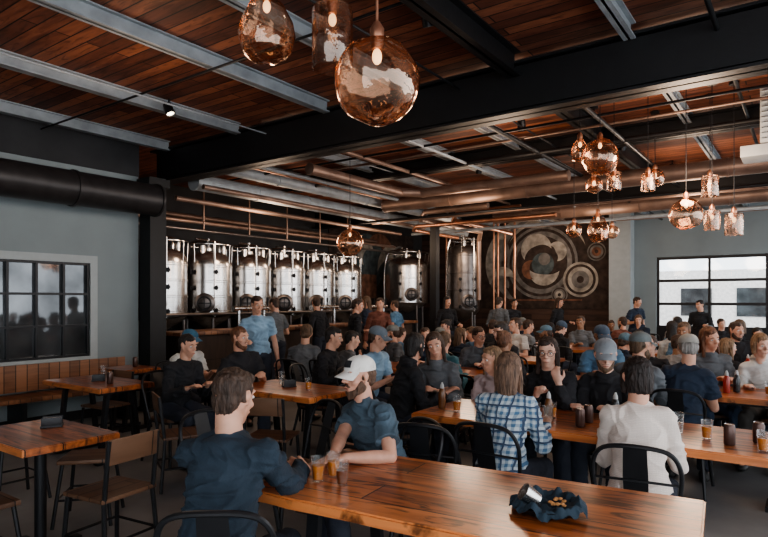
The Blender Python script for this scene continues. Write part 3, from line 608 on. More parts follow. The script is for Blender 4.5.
def figure(P,vs,key):
    if key in MESH: return MESH[key]
    D=dict(ph=.55,lean=8,side=0,twist=0,hy=0,hp=8,ht=0,stand=False,sw=.156,sleeve='long',hair='short',hat=None,beard=False,glasses=False,
           R=(.13,.40,.79),L=(-.13,.38,.79),eR=(.38,-.35,-1),eL=(-.38,-.35,-1),curl=.5,nR=(0,0,-1),nL=(0,0,-1),bulk=-.010,disp=.012,hood=False,patch=False)
    D.update(P); P=D
    if P['stand']: P['ph']=.93
    pel=V((0,0,P['ph'])); le=rad(P['lean']); si=rad(P['side'])
    t=V((math.sin(si),math.sin(le),math.cos(le))).normalized(); tw=rad(P['twist'])
    le2=le*1.35+rad(4); t2=V((math.sin(si*1.3),math.sin(le2),math.cos(le2))).normalized()
    ax=V((math.cos(tw),math.sin(tw),0)); ax=(ax-t*ax.dot(t)).normalized(); fw=t.cross(ax)
    R=Matrix((ax,fw,t)).transposed(); bk=P['bulk']
    waist=pel+t*.17+fw*.01; ch0=pel+t*.25; chest=ch0+t2*.08+fw*.008; ub=ch0+t2*.18-fw*.005; nb=ch0+t2*.262-fw*.004
    sh0=ch0+t2*.184-fw*.004
    S={1:sh0+ax*P['sw'],-1:sh0-ax*P['sw']}
    RH=Matrix.Rotation(rad(P['hy']),3,'Z')@Matrix.Rotation(-rad(P['hp']),3,'X')@Matrix.Rotation(rad(P['ht']),3,'Y')
    hc=nb+V((0,.022,.150))+RH@V((0,.012,0))
    H=lambda x,y,z: hc+RH@V((x,y,z))
    def HE(c,r): return E(H(*c),r,RH)
    def torso(i):
        b=i+bk
        return [E(pel,(.165+b,.12+b,.10+i))+E(waist,(.134+b,.103+b,.07),R), E(waist,(.134+b,.103+b,.07),R)+E(chest,(.154+b,.11+b,.10),R),
                E(chest,(.154+b,.11+b,.10),R)+E(ub,(.13+b,.088+b,.075+i),R), E(S[1],.050+i)+E(ub,(.11,.085+b,.07+i),R), E(S[-1],.050+i)+E(ub,(.11,.085+b,.07+i),R),
                E(nb-t*.015,.046+i)+E(S[1]-ax*.045,.040+i), E(nb-t*.015,.046+i)+E(S[-1]+ax*.045,.040+i)]
    body=torso(0)
    arms={}
    for s_ in (1,-1):
        Wt=V(P['R'] if s_==1 else P['L']); hint=V(P['eR'] if s_==1 else P['eL'])
        El,Wr=ik(S[s_],Wt,.285,.25,hint); arms[s_]=(S[s_],El,Wr)
        body+= [cap(S[s_],.048,El,.037),cap(El,.038,El+(Wr-El)*.35,.040),cap(El+(Wr-El)*.35,.040,Wr,.026)]
        n=V(P['nR'] if s_==1 else P['nL']); d=(Wr-El).normalized()
        if P.get('flat') : d=(d+V((0,0,-d.z))*.9).normalized()
        body+=handsets(Wr,d,n,s_,P['curl'],0 if vs<.009 else .0035)
    legs={}
    for s_ in (1,-1):
        if P['stand']:
            hip=pel+V((s_*.09,0,-.03)); kn=V((s_*.10,.03,.49)); an=V((s_*.11,-.02,.08)); toe=V((s_*.13,.14,.035))
        else:
            hip=pel+V((s_*.095,.02,-.012)); kn=V((s_*.13,.42,.50)); an=V((s_*.13,.36,.09)); toe=V((s_*.145,.52,.035))
        legs[s_]=(hip,kn,an,toe)
        body+=[cap(hip,.088,kn,.056),cap(kn,.055,kn+(an-kn)*.3+V((0,-.01,0)),.056),cap(kn+(an-kn)*.3+V((0,-.01,0)),.056,an,.036),cap(an+V((0,-.02,-.03)),.035,toe,.03)]
    body+=[cap(nb-t*.02,.058,H(0,-.02,-.07),.055)]
    body+=[HE((0,-.014,.035),(.074,.092,.082)), HE((0,.028,.03),(.062,.056,.058))+HE((0,.03,-.04),(.052,.05,.04)), HE((0,.03,-.04),(.052,.05,.04))+HE((0,.052,-.092),(.026,.026,.020)),
           HE((0,-.01,-.03),(.064,.06,.045))+HE((0,.03,-.075),(.042,.035,.025)), HE((0,.083,.02),.009)+HE((0,.106,-.016),(.011,.012,.010)), HE((0,.092,-.02),(.018,.012,.009)),
           HE((-.033,.075,.034),(.018,.012,.008))+HE((.033,.075,.034),(.018,.012,.008)), HE((-.02,.082,-.052),(.008,.008,.006))+HE((.02,.082,-.052),(.008,.008,.006)),
           HE((-.014,.084,-.056),.006)+HE((0,.092,-.05),.006)+HE((.014,.084,-.056),.006), HE((-.014,.080,-.066),.007)+HE((.014,.080,-.066),.007)+HE((0,.084,-.064),.007),
           HE((.04,.055,-.022),(.02,.02,.018)),HE((-.04,.055,-.022),(.02,.02,.018))]
    for s_ in (1,-1): body+=[HE((s_*.078,-.004,.008),(.008,.018,.024)),HE((s_*.074,.0,-.018),(.007,.011,.014))]
    out={}
    out['body']=vox('body',body,vs,3)
    i=.014; sh=torso(i)
    sh[0]=E(pel+t*.03,(.170+i+bk,.126+i+bk,.085))+E(waist,(.136+i+bk,.105+i+bk,.07),R)
    for s_ in (1,-1):
        a,El,Wr=arms[s_]
        if P['sleeve']=='short':
            c=a+(El-a)*.66; sh.append(E(a,.050+i)+dsc(c,El-a,.056+i))
        else:
            sh.append(cap(a,.047+i,El,.037+i)); c=El+(Wr-El)*(.95 if P['sleeve']=='long' else .45); sh.append(E(El,.038+i)+E(El+(Wr-El)*.35,.038+i)+dsc(c,Wr-El,.028+i))
    if P['hood']: sh+= [E(nb-fw*.06+t*.01,(.10,.05,.05),R),E(nb-fw*.03+t*.03,(.085,.07,.03),R)]
    else: sh+=[dsc(nb+t*.012+fw*.008,t,.063,24)+dsc(nb-t*.05,t,.091,24)]
    out['shirt']=vox('shirt',sh,max(vs,.0060)*1.0,1,P['disp'],P.get('wf',8),len(key)+ord(key[0]),(1,1,1.7))
    i=.010; tr=[E(pel,(.168+i,.124+i,.098))]
    for s_ in (1,-1):
        hip,kn,an,toe=legs[s_]
        tr+=[cap(hip,.088+i,kn,.058+i),E(kn,.057+i)+E(kn+(an-kn)*.3,.057+i)+dsc(an+V((0,0,.01)),an-kn,.05+i)]
    out['trousers']=vox('trousers',tr,max(vs,.01)*1.3,4,.005,9,3)
    for s_,nm in ((1,'shoe_a'),(-1,'shoe_b')):
        hip,kn,an,toe=legs[s_]
        out[nm]=vox('shoe',[E(an+V((0,-.035,-.05)),(.042,.045,.04))+E(toe+V((0,.01,-.005)),(.046,.05,.028)),E(an+V((0,-.015,-.02)),.046)+E(an+V((0,.05,-.045)),.04)],.011,2)
    hs=[]; hk=P['hair']
    if hk!='bald':
        if P['hat']:
            hs+=[HE((0,-.028,.015),(.079,.084,.06)),HE((0,-.055,-.015),(.070,.048,.055)),HE((.066,-.008,.012),(.014,.026,.03)),HE((-.066,-.008,.012),(.014,.026,.03))]
        else:
            hs+=[HE((0,-.020,.042),(.079,.092,.083)),HE((0,-.050,-.010),(.067,.048,.058))+HE((0,-.052,-.045),(.050,.035,.035)),HE((.066,-.012,.012),(.013,.03,.033)),HE((-.066,-.012,.012),(.013,.03,.033)),HE((.012,.022,.082),(.050,.054,.032)),HE((-.012,-.02,.088),(.048,.054,.033))]
    if hk=='long':
        dn=V((0,0,-1))
        b0=H(0,-.062,.0); hs+=[E(b0,(.074,.054,.07),RH)+E(b0+V((0,-.03,-.15)),(.066,.033,.06)),E(b0+V((0,-.03,-.13)),(.068,.033,.06))+E(b0+V((.01,-.02,-.22)),(.038,.020,.03))]
        for s_ in (1,-1): hs+=[E(H(s_*.068,.0,.03),.021)+E(H(s_*.073,.002,-.06),.021),E(H(s_*.073,.002,-.06),.021)+E(H(s_*.078,.01,-.10)+dn*.06,.016)]
    if hk=='bob':
        b0=H(0,-.04,.0); hs+=[E(b0,(.079,.066,.072),RH)+E(b0+V((0,-.01,-.07)),(.070,.05,.032))]
        for s_ in (1,-1): hs+=[E(H(s_*.068,.01,.03),.022)+E(H(s_*.072,.012,-.07),.018)]
    if hk=='bun': hs+=[HE((0,-.10,.075),(.042,.042,.038)),HE((0,-.085,-.02),(.05,.03,.04))]
    near=vs<.009
    if hs: out['hair']=vox('hair',hs,.0034 if near else max(vs*.7,.005),3,.0050 if near else .006,70 if near else 34,2,(1.4,1.4,.25) if hk in('long','bob') else (1.1,.5,.35),fold=False)
    if P['beard']:
        out['beard']=vox('beard',[HE((0,.045,-.088),(.04,.042,.028))+HE((0,.06,-.11),(.024,.022,.02)),HE((.052,.01,-.05),(.014,.028,.04))+HE((.032,.045,-.088),(.02,.025,.02)),HE((-.052,.01,-.05),(.014,.028,.04))+HE((-.032,.045,-.088),(.02,.025,.02)),
            HE((-.022,.082,-.048),(.008,.007,.007))+HE((0,.092,-.038),(.01,.007,.006)),HE((.022,.082,-.048),(.008,.007,.007))+HE((0,.092,-.038),(.01,.007,.006))],max(vs,.005),2,.005,40,1,fold=False)
    if P['hat']:
        f=-1 if P['hat']=='back' else 1; mm=MB(); n=10
        if P['hat']=='beanie':
            out['hat']=vox('beanie',[HE((0,-.016,.06),(.088,.102,.085)),HE((0,-.012,.04),(.090,.106,.022))],max(vs*.8,.006),2,.003,30)
        else:
            X=RH@Matrix.Diagonal((.083,.099,.072))
            prof=[(1.0,-.2)]+[(math.cos(a)**.85,math.sin(a)) for a in [i_*math.pi/2/n for i_ in range(n)]]+[(0,1)]
            mm.lathe(prof,28,H(0,-.014,.052),X)
            top=[];bot=[]
            for j in range(6):
                ra=[];rb=[]
                for i_ in range(13):
                    a=rad(-58+116*i_/12)
                    x=.081*math.sin(a)*(1+j*.02); y=-.014*f+f*(.095*math.cos(a)+j*.0145*math.cos(a)**.5); z=.044-.008*j*.6-1.6*x*x*(1+j*.3)
                    ra.append(mm.bm.verts.new(H(x,y if f>0 else y-.02,z))); rb.append(mm.bm.verts.new(H(x,y if f>0 else y-.02,z-.004)))
                top.append(ra);bot.append(rb)
            for j in range(5):
                for i_ in range(12):
                    mm.bm.faces.new((top[j][i_],top[j][i_+1],top[j+1][i_+1],top[j+1][i_])); mm.bm.faces.new((bot[j][i_],bot[j+1][i_],bot[j+1][i_+1],bot[j][i_+1]))
            for i_ in range(12): mm.bm.faces.new((top[5][i_],top[5][i_+1],bot[5][i_+1],bot[5][i_]))
            mm.ell(H(0,-.014,.125),(.008,.008,.005),seg=10)
            CP=lambda az,el,k=1.0: H(0,-.014,.052)+X@V((k*math.cos(el)**.85*math.cos(az),k*math.cos(el)**.85*math.sin(az),k*math.sin(el)))
            for k in range(6):
                a0=k*math.pi/3+.5
                mm.tube([CP(a0,z_*math.pi/2/8,1.003) for z_ in range(8)],.0013,5)
            me=bpy.data.meshes.new('cap'); mm.bm.to_mesh(me); mm.bm.free(); me.polygons.foreach_set('use_smooth',[True]*len(me.polygons)); me.materials.append(None); out['hat']=me
            if P['patch']:
                mm=MB(); g=[[mm.bm.verts.new(CP(rad(90-26+52*i_/8),rad(10+34*j/5),1.02)) for i_ in range(9)] for j in range(6)]
                for j in range(5):
                    for i_ in range(8): mm.bm.faces.new((g[j][i_],g[j][i_+1],g[j+1][i_+1],g[j+1][i_]))
                me=bpy.data.meshes.new('patch'); mm.bm.to_mesh(me); mm.bm.free(); me.polygons.foreach_set('use_smooth',[True]*len(me.polygons)); me.materials.append(None); out['patch']=me
    for s_,nm in ((1,'eye_a'),(-1,'eye_b')):
        mm=MB(); mm.ell(H(s_*.031,.0745,.010),(.0125,.0115,.0085),RH,12)
        cc=H(s_*.031,.0745+.0075,.010); mm.mi=1; mm.ell(cc,(.0052,.005,.0055),RH,10)
        me=bpy.data.meshes.new('eye'); mm.bm.to_mesh(me); mm.bm.free(); me.materials.append(None); me.materials.append(None); me.polygons.foreach_set('use_smooth',[True]*len(me.polygons)); out[nm]=me
        mm=MB(); mm.tube([H(s_*.014,.088,.031),H(s_*.03,.088,.036),H(s_*.047,.077,.031)],[.0028,.0035,.002],6)
        me=bpy.data.meshes.new('eyebrow'); mm.bm.to_mesh(me); mm.bm.free(); me.materials.append(None); out['eyebrow'+nm[-2:]]=me
    if vs<.0115:
        mm=MB(); mm.tube([H(-.022,.0885,-.058),H(-.011,.0945,-.056),H(0,.0965,-.0575),H(.011,.0945,-.056),H(.022,.0885,-.058)],[.0015,.003,.0035,.003,.0015],6)
        me=bpy.data.meshes.new('mouth'); mm.bm.to_mesh(me); mm.bm.free(); me.materials.append(None); out['mouth']=me
    if P['glasses']:
        mm=MB()
        for s_ in (1,-1):
            mm.tube([H(s_*.033+.023*math.cos(a),.1,.008+.018*math.sin(a)) for a in [q*math.pi/8 for q in range(16)]],.0022,6,closed=True); mm.tube([H(s_*.056,.1,.014),H(s_*.078,.06,.014),H(s_*.08,0,.014)],.002,6)
        mm.tube([H(-.01,.102,.012),H(.01,.102,.012)],.002,6)
        me=bpy.data.meshes.new('glasses'); mm.bm.to_mesh(me); mm.bm.free(); me.materials.append(None); out['glasses']=me
    MESH[key]=out; return out
def cloth(c,kind='cloth'):
    return pm(kind+'_%d_%d_%d'%tuple(int(q*255) for q in c),c,.92,0,var=.28,scale=6,bump=.4,bscale=90)
def skinm(c): return pm('skin_%d'%int(c[0]*255),c,.5,0,var=.12,scale=14,sss=.12,bump=.05,bscale=150)
def hairm(c): return pm('hair_%d_%d'%(int(c[0]*500),int(c[1]*500)),c,.60,0,var=.6,scale=26,bump=1.0,bscale=60,stretch=(2.2,2.2,.3))
SK=(.60,.33,.23); SK2=(.66,.40,.30); SK3=(.32,.17,.10)
EW=pm('eye_white',(.65,.62,.6),.2); EI=pm('eye_iris',(.03,.02,.015),.15); LIP=pm('lip_skin',(.38,.13,.10),.5)
SHOE=pm('shoe_black',(.03,.028,.027),.5)
def person(x,y,yaw,P,key,label,skin=SK,hair=(.05,.03,.02),shirt=(.05,.06,.08),pants=(.03,.035,.05),hat=None,vs=.0125,sc=1,shirtmat=None,chairkind='metal',cy=0,topname='shirt',z=0,cyaw=None):
    M=figure(P,vs,key)
    r=empty('person',x,y,z,yaw); r.scale=(sc,sc,sc); tag(r,label,'person',group='taproom guests')
    mats={'body':[skinm(skin)],'shirt':[shirtmat or cloth(shirt)],'trousers':[cloth(pants)],'hair':[hairm(hair)],'beard':[hairm(hair)],'hat':[cloth(hat) if hat else None],'eye':[EW,EI],'eyebrow':[hairm(hair)],'glasses':[BLACK],'shoe':[SHOE],'mouth':[LIP],'patch':[cloth((.03,.032,.036))]}
    for k,me in M.items():
        nm=k.split('_')[0]; name={'hat':'cap','shirt':topname,'patch':'cap_patch'}.get(nm,nm)
        o=bpy.data.objects.new(name,me); COL.objects.link(o); o.parent=r
        for i,mt in enumerate(mats[nm]):
            if mt is None: continue
            if me.materials[i] is None: me.materials[i]=mt
            o.material_slots[i].link='OBJECT'; o.material_slots[i].material=mt
    if chairkind:
        cyaw=yaw if cyaw is None else cyaw
        d=V((-math.sin(cyaw),math.cos(cyaw)))
        clone(CH if chairkind=='metal' else WC,x+d.x*(.02+cy),y+d.y*(.02+cy),0,cyaw)
    return r
def loc(x,y,yaw,w,sc=1):
    v=Matrix.Rotation(-yaw,3,'Z')@(V(w)-V((x,y,0))); return tuple(v/sc)
def ldir(yaw,w): return tuple(Matrix.Rotation(-yaw,3,'Z')@V(w))
def face(dx,dy): return math.atan2(-dx,dy)
# --- A
ax_,ay_=-.66,2.30; ya=face(.24,.97)
PA=dict(lean=15,side=-2,twist=-4,hy=-12,hp=12,R=loc(ax_,ay_,ya,(-.40,2.85,.80),1.01),L=loc(ax_,ay_,ya,(-.48,2.90,.795),1.01),eR=(.45,-.5,-1),eL=(-.45,-.4,-1),bulk=-.004,sw=.170,disp=.014,wf=9,curl=.45,nR=(-.6,0,-.6),nL=(.3,0,-1))
person(ax_,ay_,ya,PA,'A','man in navy long-sleeve top leaning on the table',hair=(.06,.034,.022),shirt=(.024,.039,.057),vs=.0060,sc=1.01,topname='sweater',chairkind=None)
achair(-.60,2.325,face(-.04,1))
# --- B
bx,by=.035,3.49; yb=face(-.86,-.50)
PB=dict(lean=14,side=4,twist=4,hy=6,hp=3,L=loc(bx,by,yb,(-.20,3.02,.80),.98),R=loc(bx,by,yb,(-.26,3.10,.80),.98),eL=ldir(yb,(1,-.25,-.5)),eR=ldir(yb,(-.4,.8,-.8)),sleeve='short',hat='fwd',patch=True,beard=True,bulk=.004,sw=.176,disp=.013,wf=9,curl=.5,nL=(0,0,-1),nR=(0,0,-1),flat=1)
person(bx,by,yb,PB,'B','bearded man in white cap and slate blue t-shirt',skin=(.64,.35,.25),hair=(.12,.065,.04),shirt=(.08,.12,.155),hat=(.80,.76,.71),vs=.0060,sc=.98,topname='t_shirt')
# --- C plaid
cx_,cy_=.73,3.72; yc=TH
PC=dict(lean=15,side=-3,hy=24,hp=14,hair='long',sw=.148,disp=.012,R=(.14,.42,.79),L=(-.12,.40,.79),twist=6)
person(cx_,cy_,yc,PC,'C','person with long light brown hair in blue plaid shirt',hair=(.17,.10,.065),shirtmat=plaid('blue_plaid_cloth',(.52,.58,.61),(.08,.17,.28),(.05,.08,.14)),vs=.0072,topname='plaid_shirt',sc=.97)
# --- F cream sweater
fx,fy=1.37,3.20; yf=TH+rad(8)
PF=dict(lean=13,side=-2,hy=26,hp=10,hair='bob',sw=.140,disp=.010,wf=7,bulk=-.014,R=(.12,.42,.79),L=(-.12,.40,.79),twist=5)
person(fx,fy,yf,PF,'F','dark-haired woman in cream knit sweater seen from behind',hair=(.022,.013,.010),shirtmat=knit('cream_knit',(.82,.72,.65)),vs=.0072,sc=.98,topname='knit_sweater')
# --- D
dx,dy=1.44,4.85; yd=face(-.55,-.83)
PD=dict(lean=13,side=5,hy=10,hp=8,hair='long',glasses=True,sw=.148,R=(.10,.30,.86),L=(-.06,.25,.95),curl=.9,nL=(0,-1,0),disp=.011)
person(dx,dy,yd,PD,'D','dark-haired woman with glasses in a black jacket raising her hand',skin=SK2,hair=(.04,.022,.016),shirt=(.022,.022,.025),vs=.008,topname='jacket')
PE=dict(lean=14,hy=20,hp=16,hair='short',hat='fwd',beard=True,R=(.16,.38,.79),L=(-.12,.36,.79),sleeve='short')
person(1.80,4.70,face(-.6,-.8),PE,'E','man in grey cap and black t-shirt leaning over the table',skin=SK2,hair=(.12,.07,.04),shirt=(.02,.02,.023),hat=(.24,.26,.28),vs=.009,topname='t_shirt')
PO={
'a':dict(lean=14,side=-3,hy=8,hp=10),
'b':dict(lean=2,side=-5,hy=32,hp=4,ht=8,R=(.18,.36,.79),L=(-.1,.30,.70),twist=10),
'c':dict(lean=20,side=6,hy=-34,hp=10,ht=-10,twist=-14,R=(.12,.40,.80),L=(-.2,.38,.79)),
'd':dict(lean=12,side=4,hy=22,hp=10,ht=9,hair='long',sw=.146,L=(-.10,.36,.80),R=(.05,.36,.80)),
'e':dict(lean=9,side=-6,hy=-28,hp=6,ht=-8,hair='long',sw=.146,twist=-16),
'f':dict(lean=14,side=3,hy=20,hp=12,hat='fwd',sleeve='short'),
'g':dict(lean=12,side=-3,hy=-16,hp=14,hair='bun',sw=.146,ht=-8),
'h':dict(lean=4,side=5,hy=-38,hp=2,hat='fwd',beard=True,bulk=.0,twist=-14),
'i':dict(lean=10,side=4,hy=36,hp=8,hair='bob',sw=.146,hood=True,twist=12),
'j':dict(lean=3,side=8,hy=42,hp=2,twist=24,beard=True,sleeve='short',R=(.24,.36,.80),L=(-.12,.32,.84),curl=.9),
'k':dict(lean=20,hy=-18,hp=20,hat='beanie',hood=True,R=(.08,.36,.80),L=(-.08,.36,.80)),
'l':dict(lean=17,side=-8,hy=34,hp=8,ht=8,glasses=True,R=(.2,.36,.80),L=(-.2,.30,.80),twist=16),
'm':dict(lean=-2,side=3,hy=-26,hp=-4,sleeve='short',R=(.12,.34,.82),L=(-.2,.34,.79),twist=-12),
'n':dict(lean=15,side=5,hy=-44,hp=6,ht=-8,hair='long',sw=.146,twist=-20,hood=True),
's':dict(stand=True,lean=5,side=3,hy=14,hp=10,R=(.2,.25,1.12),L=(-.25,.05,.84),curl=.8,sleeve='short'),
't':dict(stand=True,lean=4,side=-3,hy=-28,hp=8,R=(.26,.03,.84),L=(-.2,.26,1.15),curl=.8),
'w':dict(stand=True,lean=3,side=3,hy=12,hp=6,hair='long',sw=.146,R=(.22,.1,.86),L=(-.2,.24,1.1),curl=.8),
}
desc={'a':'seated guest leaning forward with hands on the table','b':'seated guest looking to one side','c':'seated guest turned toward a neighbour','d':'seated long-haired guest with folded hands','e':'seated long-haired guest chatting',
'f':'seated guest in cap and short sleeves','g':'seated guest with hair tied in a bun','h':'seated bearded guest in a cap','i':'seated guest with bobbed hair and hooded top','j':'seated bearded guest turned sideways','k':'seated guest in beanie hunched over the table','l':'seated guest in glasses leaning toward a neighbour','m':'upright seated guest in short sleeves','n':'seated long-haired guest in hoodie turned to a neighbour','s':'standing guest in short sleeves holding one hand up','t':'standing guest in long sleeves','w':'standing long-haired guest'}
def cname(c):
    r,g,b=c; m_=max(c)
    if m_<.08: return 'black' if b<=r*1.25 else 'dark navy'
    if min(c)>.35: return 'white'
    if b>r*1.3: return 'blue'
    if r>b*1.6: return 'rust brown'
    return 'grey'
def guest(x,y,dx,dy,pk,shirt,hair=(.05,.03,.02),hat=(.1,.12,.14),sc=1,skin=SK,ch='metal',pants=(.03,.035,.05)):
    P=PO[pk]; st=P.get('stand')
    person(x,y,face(dx,dy),P,pk,desc[pk]+' wearing '+cname(shirt),skin=skin,hair=hair,shirt=shirt,hat=hat if P.get('hat') else None,sc=sc,pants=pants,chairkind=None if st else ch,vs=.010)
BK=(.020,.020,.023); NV=(.025,.038,.065); GY=(.13,.14,.15); BL=(.11,.22,.34); WH=(.60,.60,.58); LB=(.25,.38,.50); RU=(.17,.065,.045); TL=(.06,.16,.19); CR=(.46,.39,.34); LG=(.26,.27,.28)
HB=(.06,.035,.022); HD=(.02,.015,.013); HL=(.22,.135,.075); HM=(.12,.07,.042); HG=(.28,.26,.24); HR=(.14,.06,.03)
un=(.813,-.582); vn=(.582,.813)
G=[(.58,5.55,-.5,-.85,'d',GY,HB,0,1),(1.02,5.22,-.3,-.9,'n',(.46,.36,.35),HL,0,.93),
(.12,5.25,.8,.1,'i',BK,HD,0,1),(2.12,5.10,*vn,'h',GY,HM,(.15,.17,.17),1.0),(2.50,5.02,*vn,'f',NV,HG,(.38,.36,.32),1.0),
(-.20,6.30,*un,'f',LB,HB,(.14,.17,.20),1.02),(-.75,6.65,.9,-.3,'a',BK,HD,0,1),(-1.45,6.3,.3,-.9,'j',BK,HR,0,1),
(-1.62,7.7,.3,-.9,'s',LB,HB,0,.97),(-2.10,5.95,*un,'a',BK,HD,0,.97),(-2.35,6.95,*un,'f',WH,HB,(.05,.14,.22),.97),(-1.05,7.5,.5,.8,'l',GY,HM,0,1)]
for g in G: guest(*g[:6],hair=g[6],hat=g[7] or (.1,.12,.14),sc=g[8])
rows=[(6.3,[(-4.75,1,'c',GY,HD),(-3.35,1,'a',TL,HM),(-2.55,1,'g',BK,HR),(-3.1,-1,'g',BK,HD),(-3.6,-1,'l',GY,HB),(-4.15,-1,'j',NV,HB),(-4.75,-1,'h',GY,HB),(-1.9,-1,'f',BL,HB),(-1.35,-1,'m',BK,HB),(-.85,-1,'d',GY,HR),(-.3,-1,'i',WH,HL),(.25,1,'e',TL,HL),(.3,-1,'f',GY,HB)]),
(8.2,[(-5.2,1,'a',BL,HB),(-4.6,1,'f',LG,HB),(-4.05,1,'e',NV,HM),(-3.45,1,'i',BK,HD),(-3.2,-1,'h',GY,HB),(-3.8,-1,'m',WH,HB),(-4.4,-1,'c',BL,HM),(-5.0,-1,'g',BK,HD),(-2.0,1,'k',NV,HB),(-1.4,1,'c',LG,HB),(-.8,1,'n',BK,HL),(-.2,1,'l',GY,HD),(-.1,-1,'f',WH,HB),(-.7,-1,'j',BK,HB),(-1.3,-1,'a',BL,HM),(-1.9,-1,'n',BK,HD)]),
(10.4,[(-5.2,-1,'a',BK,HB),(-4.6,-1,'f',NV,HB),(-4.0,-1,'e',RU,HD),(-3.4,-1,'m',GY,HB),(-4.7,1,'l',BK,HB),(-4.1,1,'c',LG,HB),(-3.5,1,'k',BK,HB),(-1.9,-1,'g',BL,HB),(-1.3,-1,'h',BK,HB),(-.6,-1,'d',WH,HD),(-.3,1,'a',GY,HG),(-.9,1,'i',BK,HM),(-1.6,1,'e',WH,HD)]),
(12.8,[(-3.5,-1,'a',BK,HB),(-2.9,-1,'i',NV,HM),(-2.2,-1,'f',LG,HB),(-1.5,-1,'b',BK,HB),(-3.0,1,'j',RU,HB),(-2.0,1,'a',BK,HD)])]
hats=[(.06,.09,.13),(.34,.33,.31),(.10,.17,.22),(.18,.19,.18)]; q=0
for v,L in rows:
    for (u,sd,pk,c,h) in L:
        q+=1; j=random.uniform(-.45,.45); a=TH+(math.pi if sd<0 else 0)+j; off=-.66*sd
        x,y=B(u+random.uniform(-.05,.05),v+off)
        guest(x,y,-math.sin(a),math.cos(a),pk,c,hair=h,hat=hats[q%4],sc=random.uniform(.89,1.02),skin=[SK,SK2,SK,SK3,SK2][q%5],pants=[(.03,.035,.05),(.06,.09,.15),(.12,.11,.10)][q%3])
for (u,v,dx,dy,pk,c,h) in [(-7.2,7.0,-.8,.6,'s',GY,HB),(-7.3,8.2,-.8,.5,'t',BK,HB),(-7.25,9.6,-.9,.3,'w',NV,HM),(-7.3,10.7,-.8,.5,'s',BL,HB),(-6.6,9.0,.3,-.9,'t',RU,HB),(-6.4,11.3,.2,-.9,'w',BK,HD),
    (-3.3,14.6,.3,-.9,'s',NV,HB),(-1.9,14.0,-.6,-.8,'t',BK,HD),(-5.0,14.2,.6,-.7,'w',BK,HB),(-5.6,12.2,.4,.8,'t',GY,HB),(-5.9,7.4,.8,.3,'t',BK,HB),(-5.75,13.2,.4,-.8,'t',BK,HD)]:
    x,y=B(u,v); guest(x,y,dx,dy,pk,c,hair=h,sc=random.uniform(.90,.99))
achair(.30,3.75,TH+rad(15)); achair(2.15,2.75,TH); achair(-.95,3.75,rad(-120)); achair(3.3,4.3,TH)
# ---------------------------------------------------------------- table things
def beer(x,y,z,label='small glass of amber beer on the table',fill=.075,r=.033,h=.115,liq=BEER):
    R=empty('beer_glass',x,y,z); tag(R,label,'glass',group='drinks on tables')
    m=MB(); m.lathe([(0,0),(r*.78,0),(r,h),(r*.94,h),(r*.72,.01),(0,.01)],24); m.obj('glass_body',CLEARG,parent=R)
    m=MB(); q=r*.72+(r*.94-r*.72)*fill/h; m.lathe([(0,.011),(r*.71,.011),(q,fill),(0,fill)],24); m.obj('beer',liq,parent=R)
    return R
b0=beer(-.305,2.76,.761); clone(b0,-.24,2.83,.761)
b1=beer(0,0,.761,'small tulip glass with dark beer on the table',.07,.032,.11,pm('dark_beer',(.14,.04,.015),.1,coat=.5)); b1.location=(-.19,2.70,.761)
wat=beer(0,0,.761,'glass of water on the table',.07,.036,.13,CLEARG); wat.location=(1.05,4.12,.761)
def can(x,y):
    R=empty('drink_can',x,y,.761); tag(R,'slim dark drink can on the table','can',group='drinks on tables')
    m=MB(); m.lathe([(0,0),(.026,0),(.031,.008),(.031,.105),(.026,.118),(.0,.118)],20); m.obj('can_body',pm('can_paint',(.10,.06,.05),.3,.5),parent=R)
    m=MB(); m.lathe([(0,.117),(.025,.117),(.026,.122),(.024,.119),(0,.119)],16); m.obj('can_lid',STEEL,parent=R); return R
cn0=can(1.40,4.08)
for x,y in [(1.3,3.95),(1.62,3.78),(1.75,3.95),(2.1,3.3),(.75,4.35),(.55,4.5),(1.95,3.6),(1.2,4.25),(1.5,3.9),(1.1,4.0),(2.0,3.45),(1.85,3.75),(2.2,3.5)]:
    clone(random.choice([b0,b1,wat,cn0,wat]),x,y,.761,0)
for v,ll in ((6.3,(-4.7,-4.1,-3.4,-1.7,-1.5,-1.0,-.8,-.3,.1)),(8.2,(-5,-4.3,-3.5,-1.6,-1.1,-.8,-.3)),(10.4,(-4.8,-4,-1.5,-.7)),(4.12,(-4.3,-3.8)),(3.3,(-6.2,-5.7)),(4.2,(-6.9,))):
    for u in ll: clone(random.choice([b0,b1,wat,cn0]),*B(u,v+random.uniform(-.2,.2)),.761,0)
def bottle(x,y,z,col,label,name='sauce_bottle'):
    R=empty(name,x,y,z); tag(R,label,'bottle')
    m=MB(); m.lathe([(0,0),(.028,0),(.03,.01),(.03,.11),(.022,.14),(.013,.16),(0,.16)],20); m.obj('bottle_body',pm('bottle_%d_%d'%(int(col[0]*255),int(col[1]*255)),col,.25,coat=.4),parent=R)
    m=MB(); m.lathe([(0,.155),(.016,.155),(.015,.175),(.006,.2),(0,.2)],16); m.obj('bottle_cap',WHITE,parent=R); return R
rb=bottle(*B(-.62,6.2),.761,(.35,.03,.015),'red ketchup squeeze bottle on the table')
yb_=bottle(1.60,4.12,.761,(.02,.02,.02),'dark glass sauce bottle on the table'); clone(rb,*B(-.6,8.2),.761); clone(yb_,*B(-.55,6.3),.761)
ab=bottle(1.68,4.02,.761,(.16,.06,.015),'amber glass bottle on the table','beer_bottle'); clone(ab,1.15,4.16,.761); clone(ab,.45,4.62,.761)
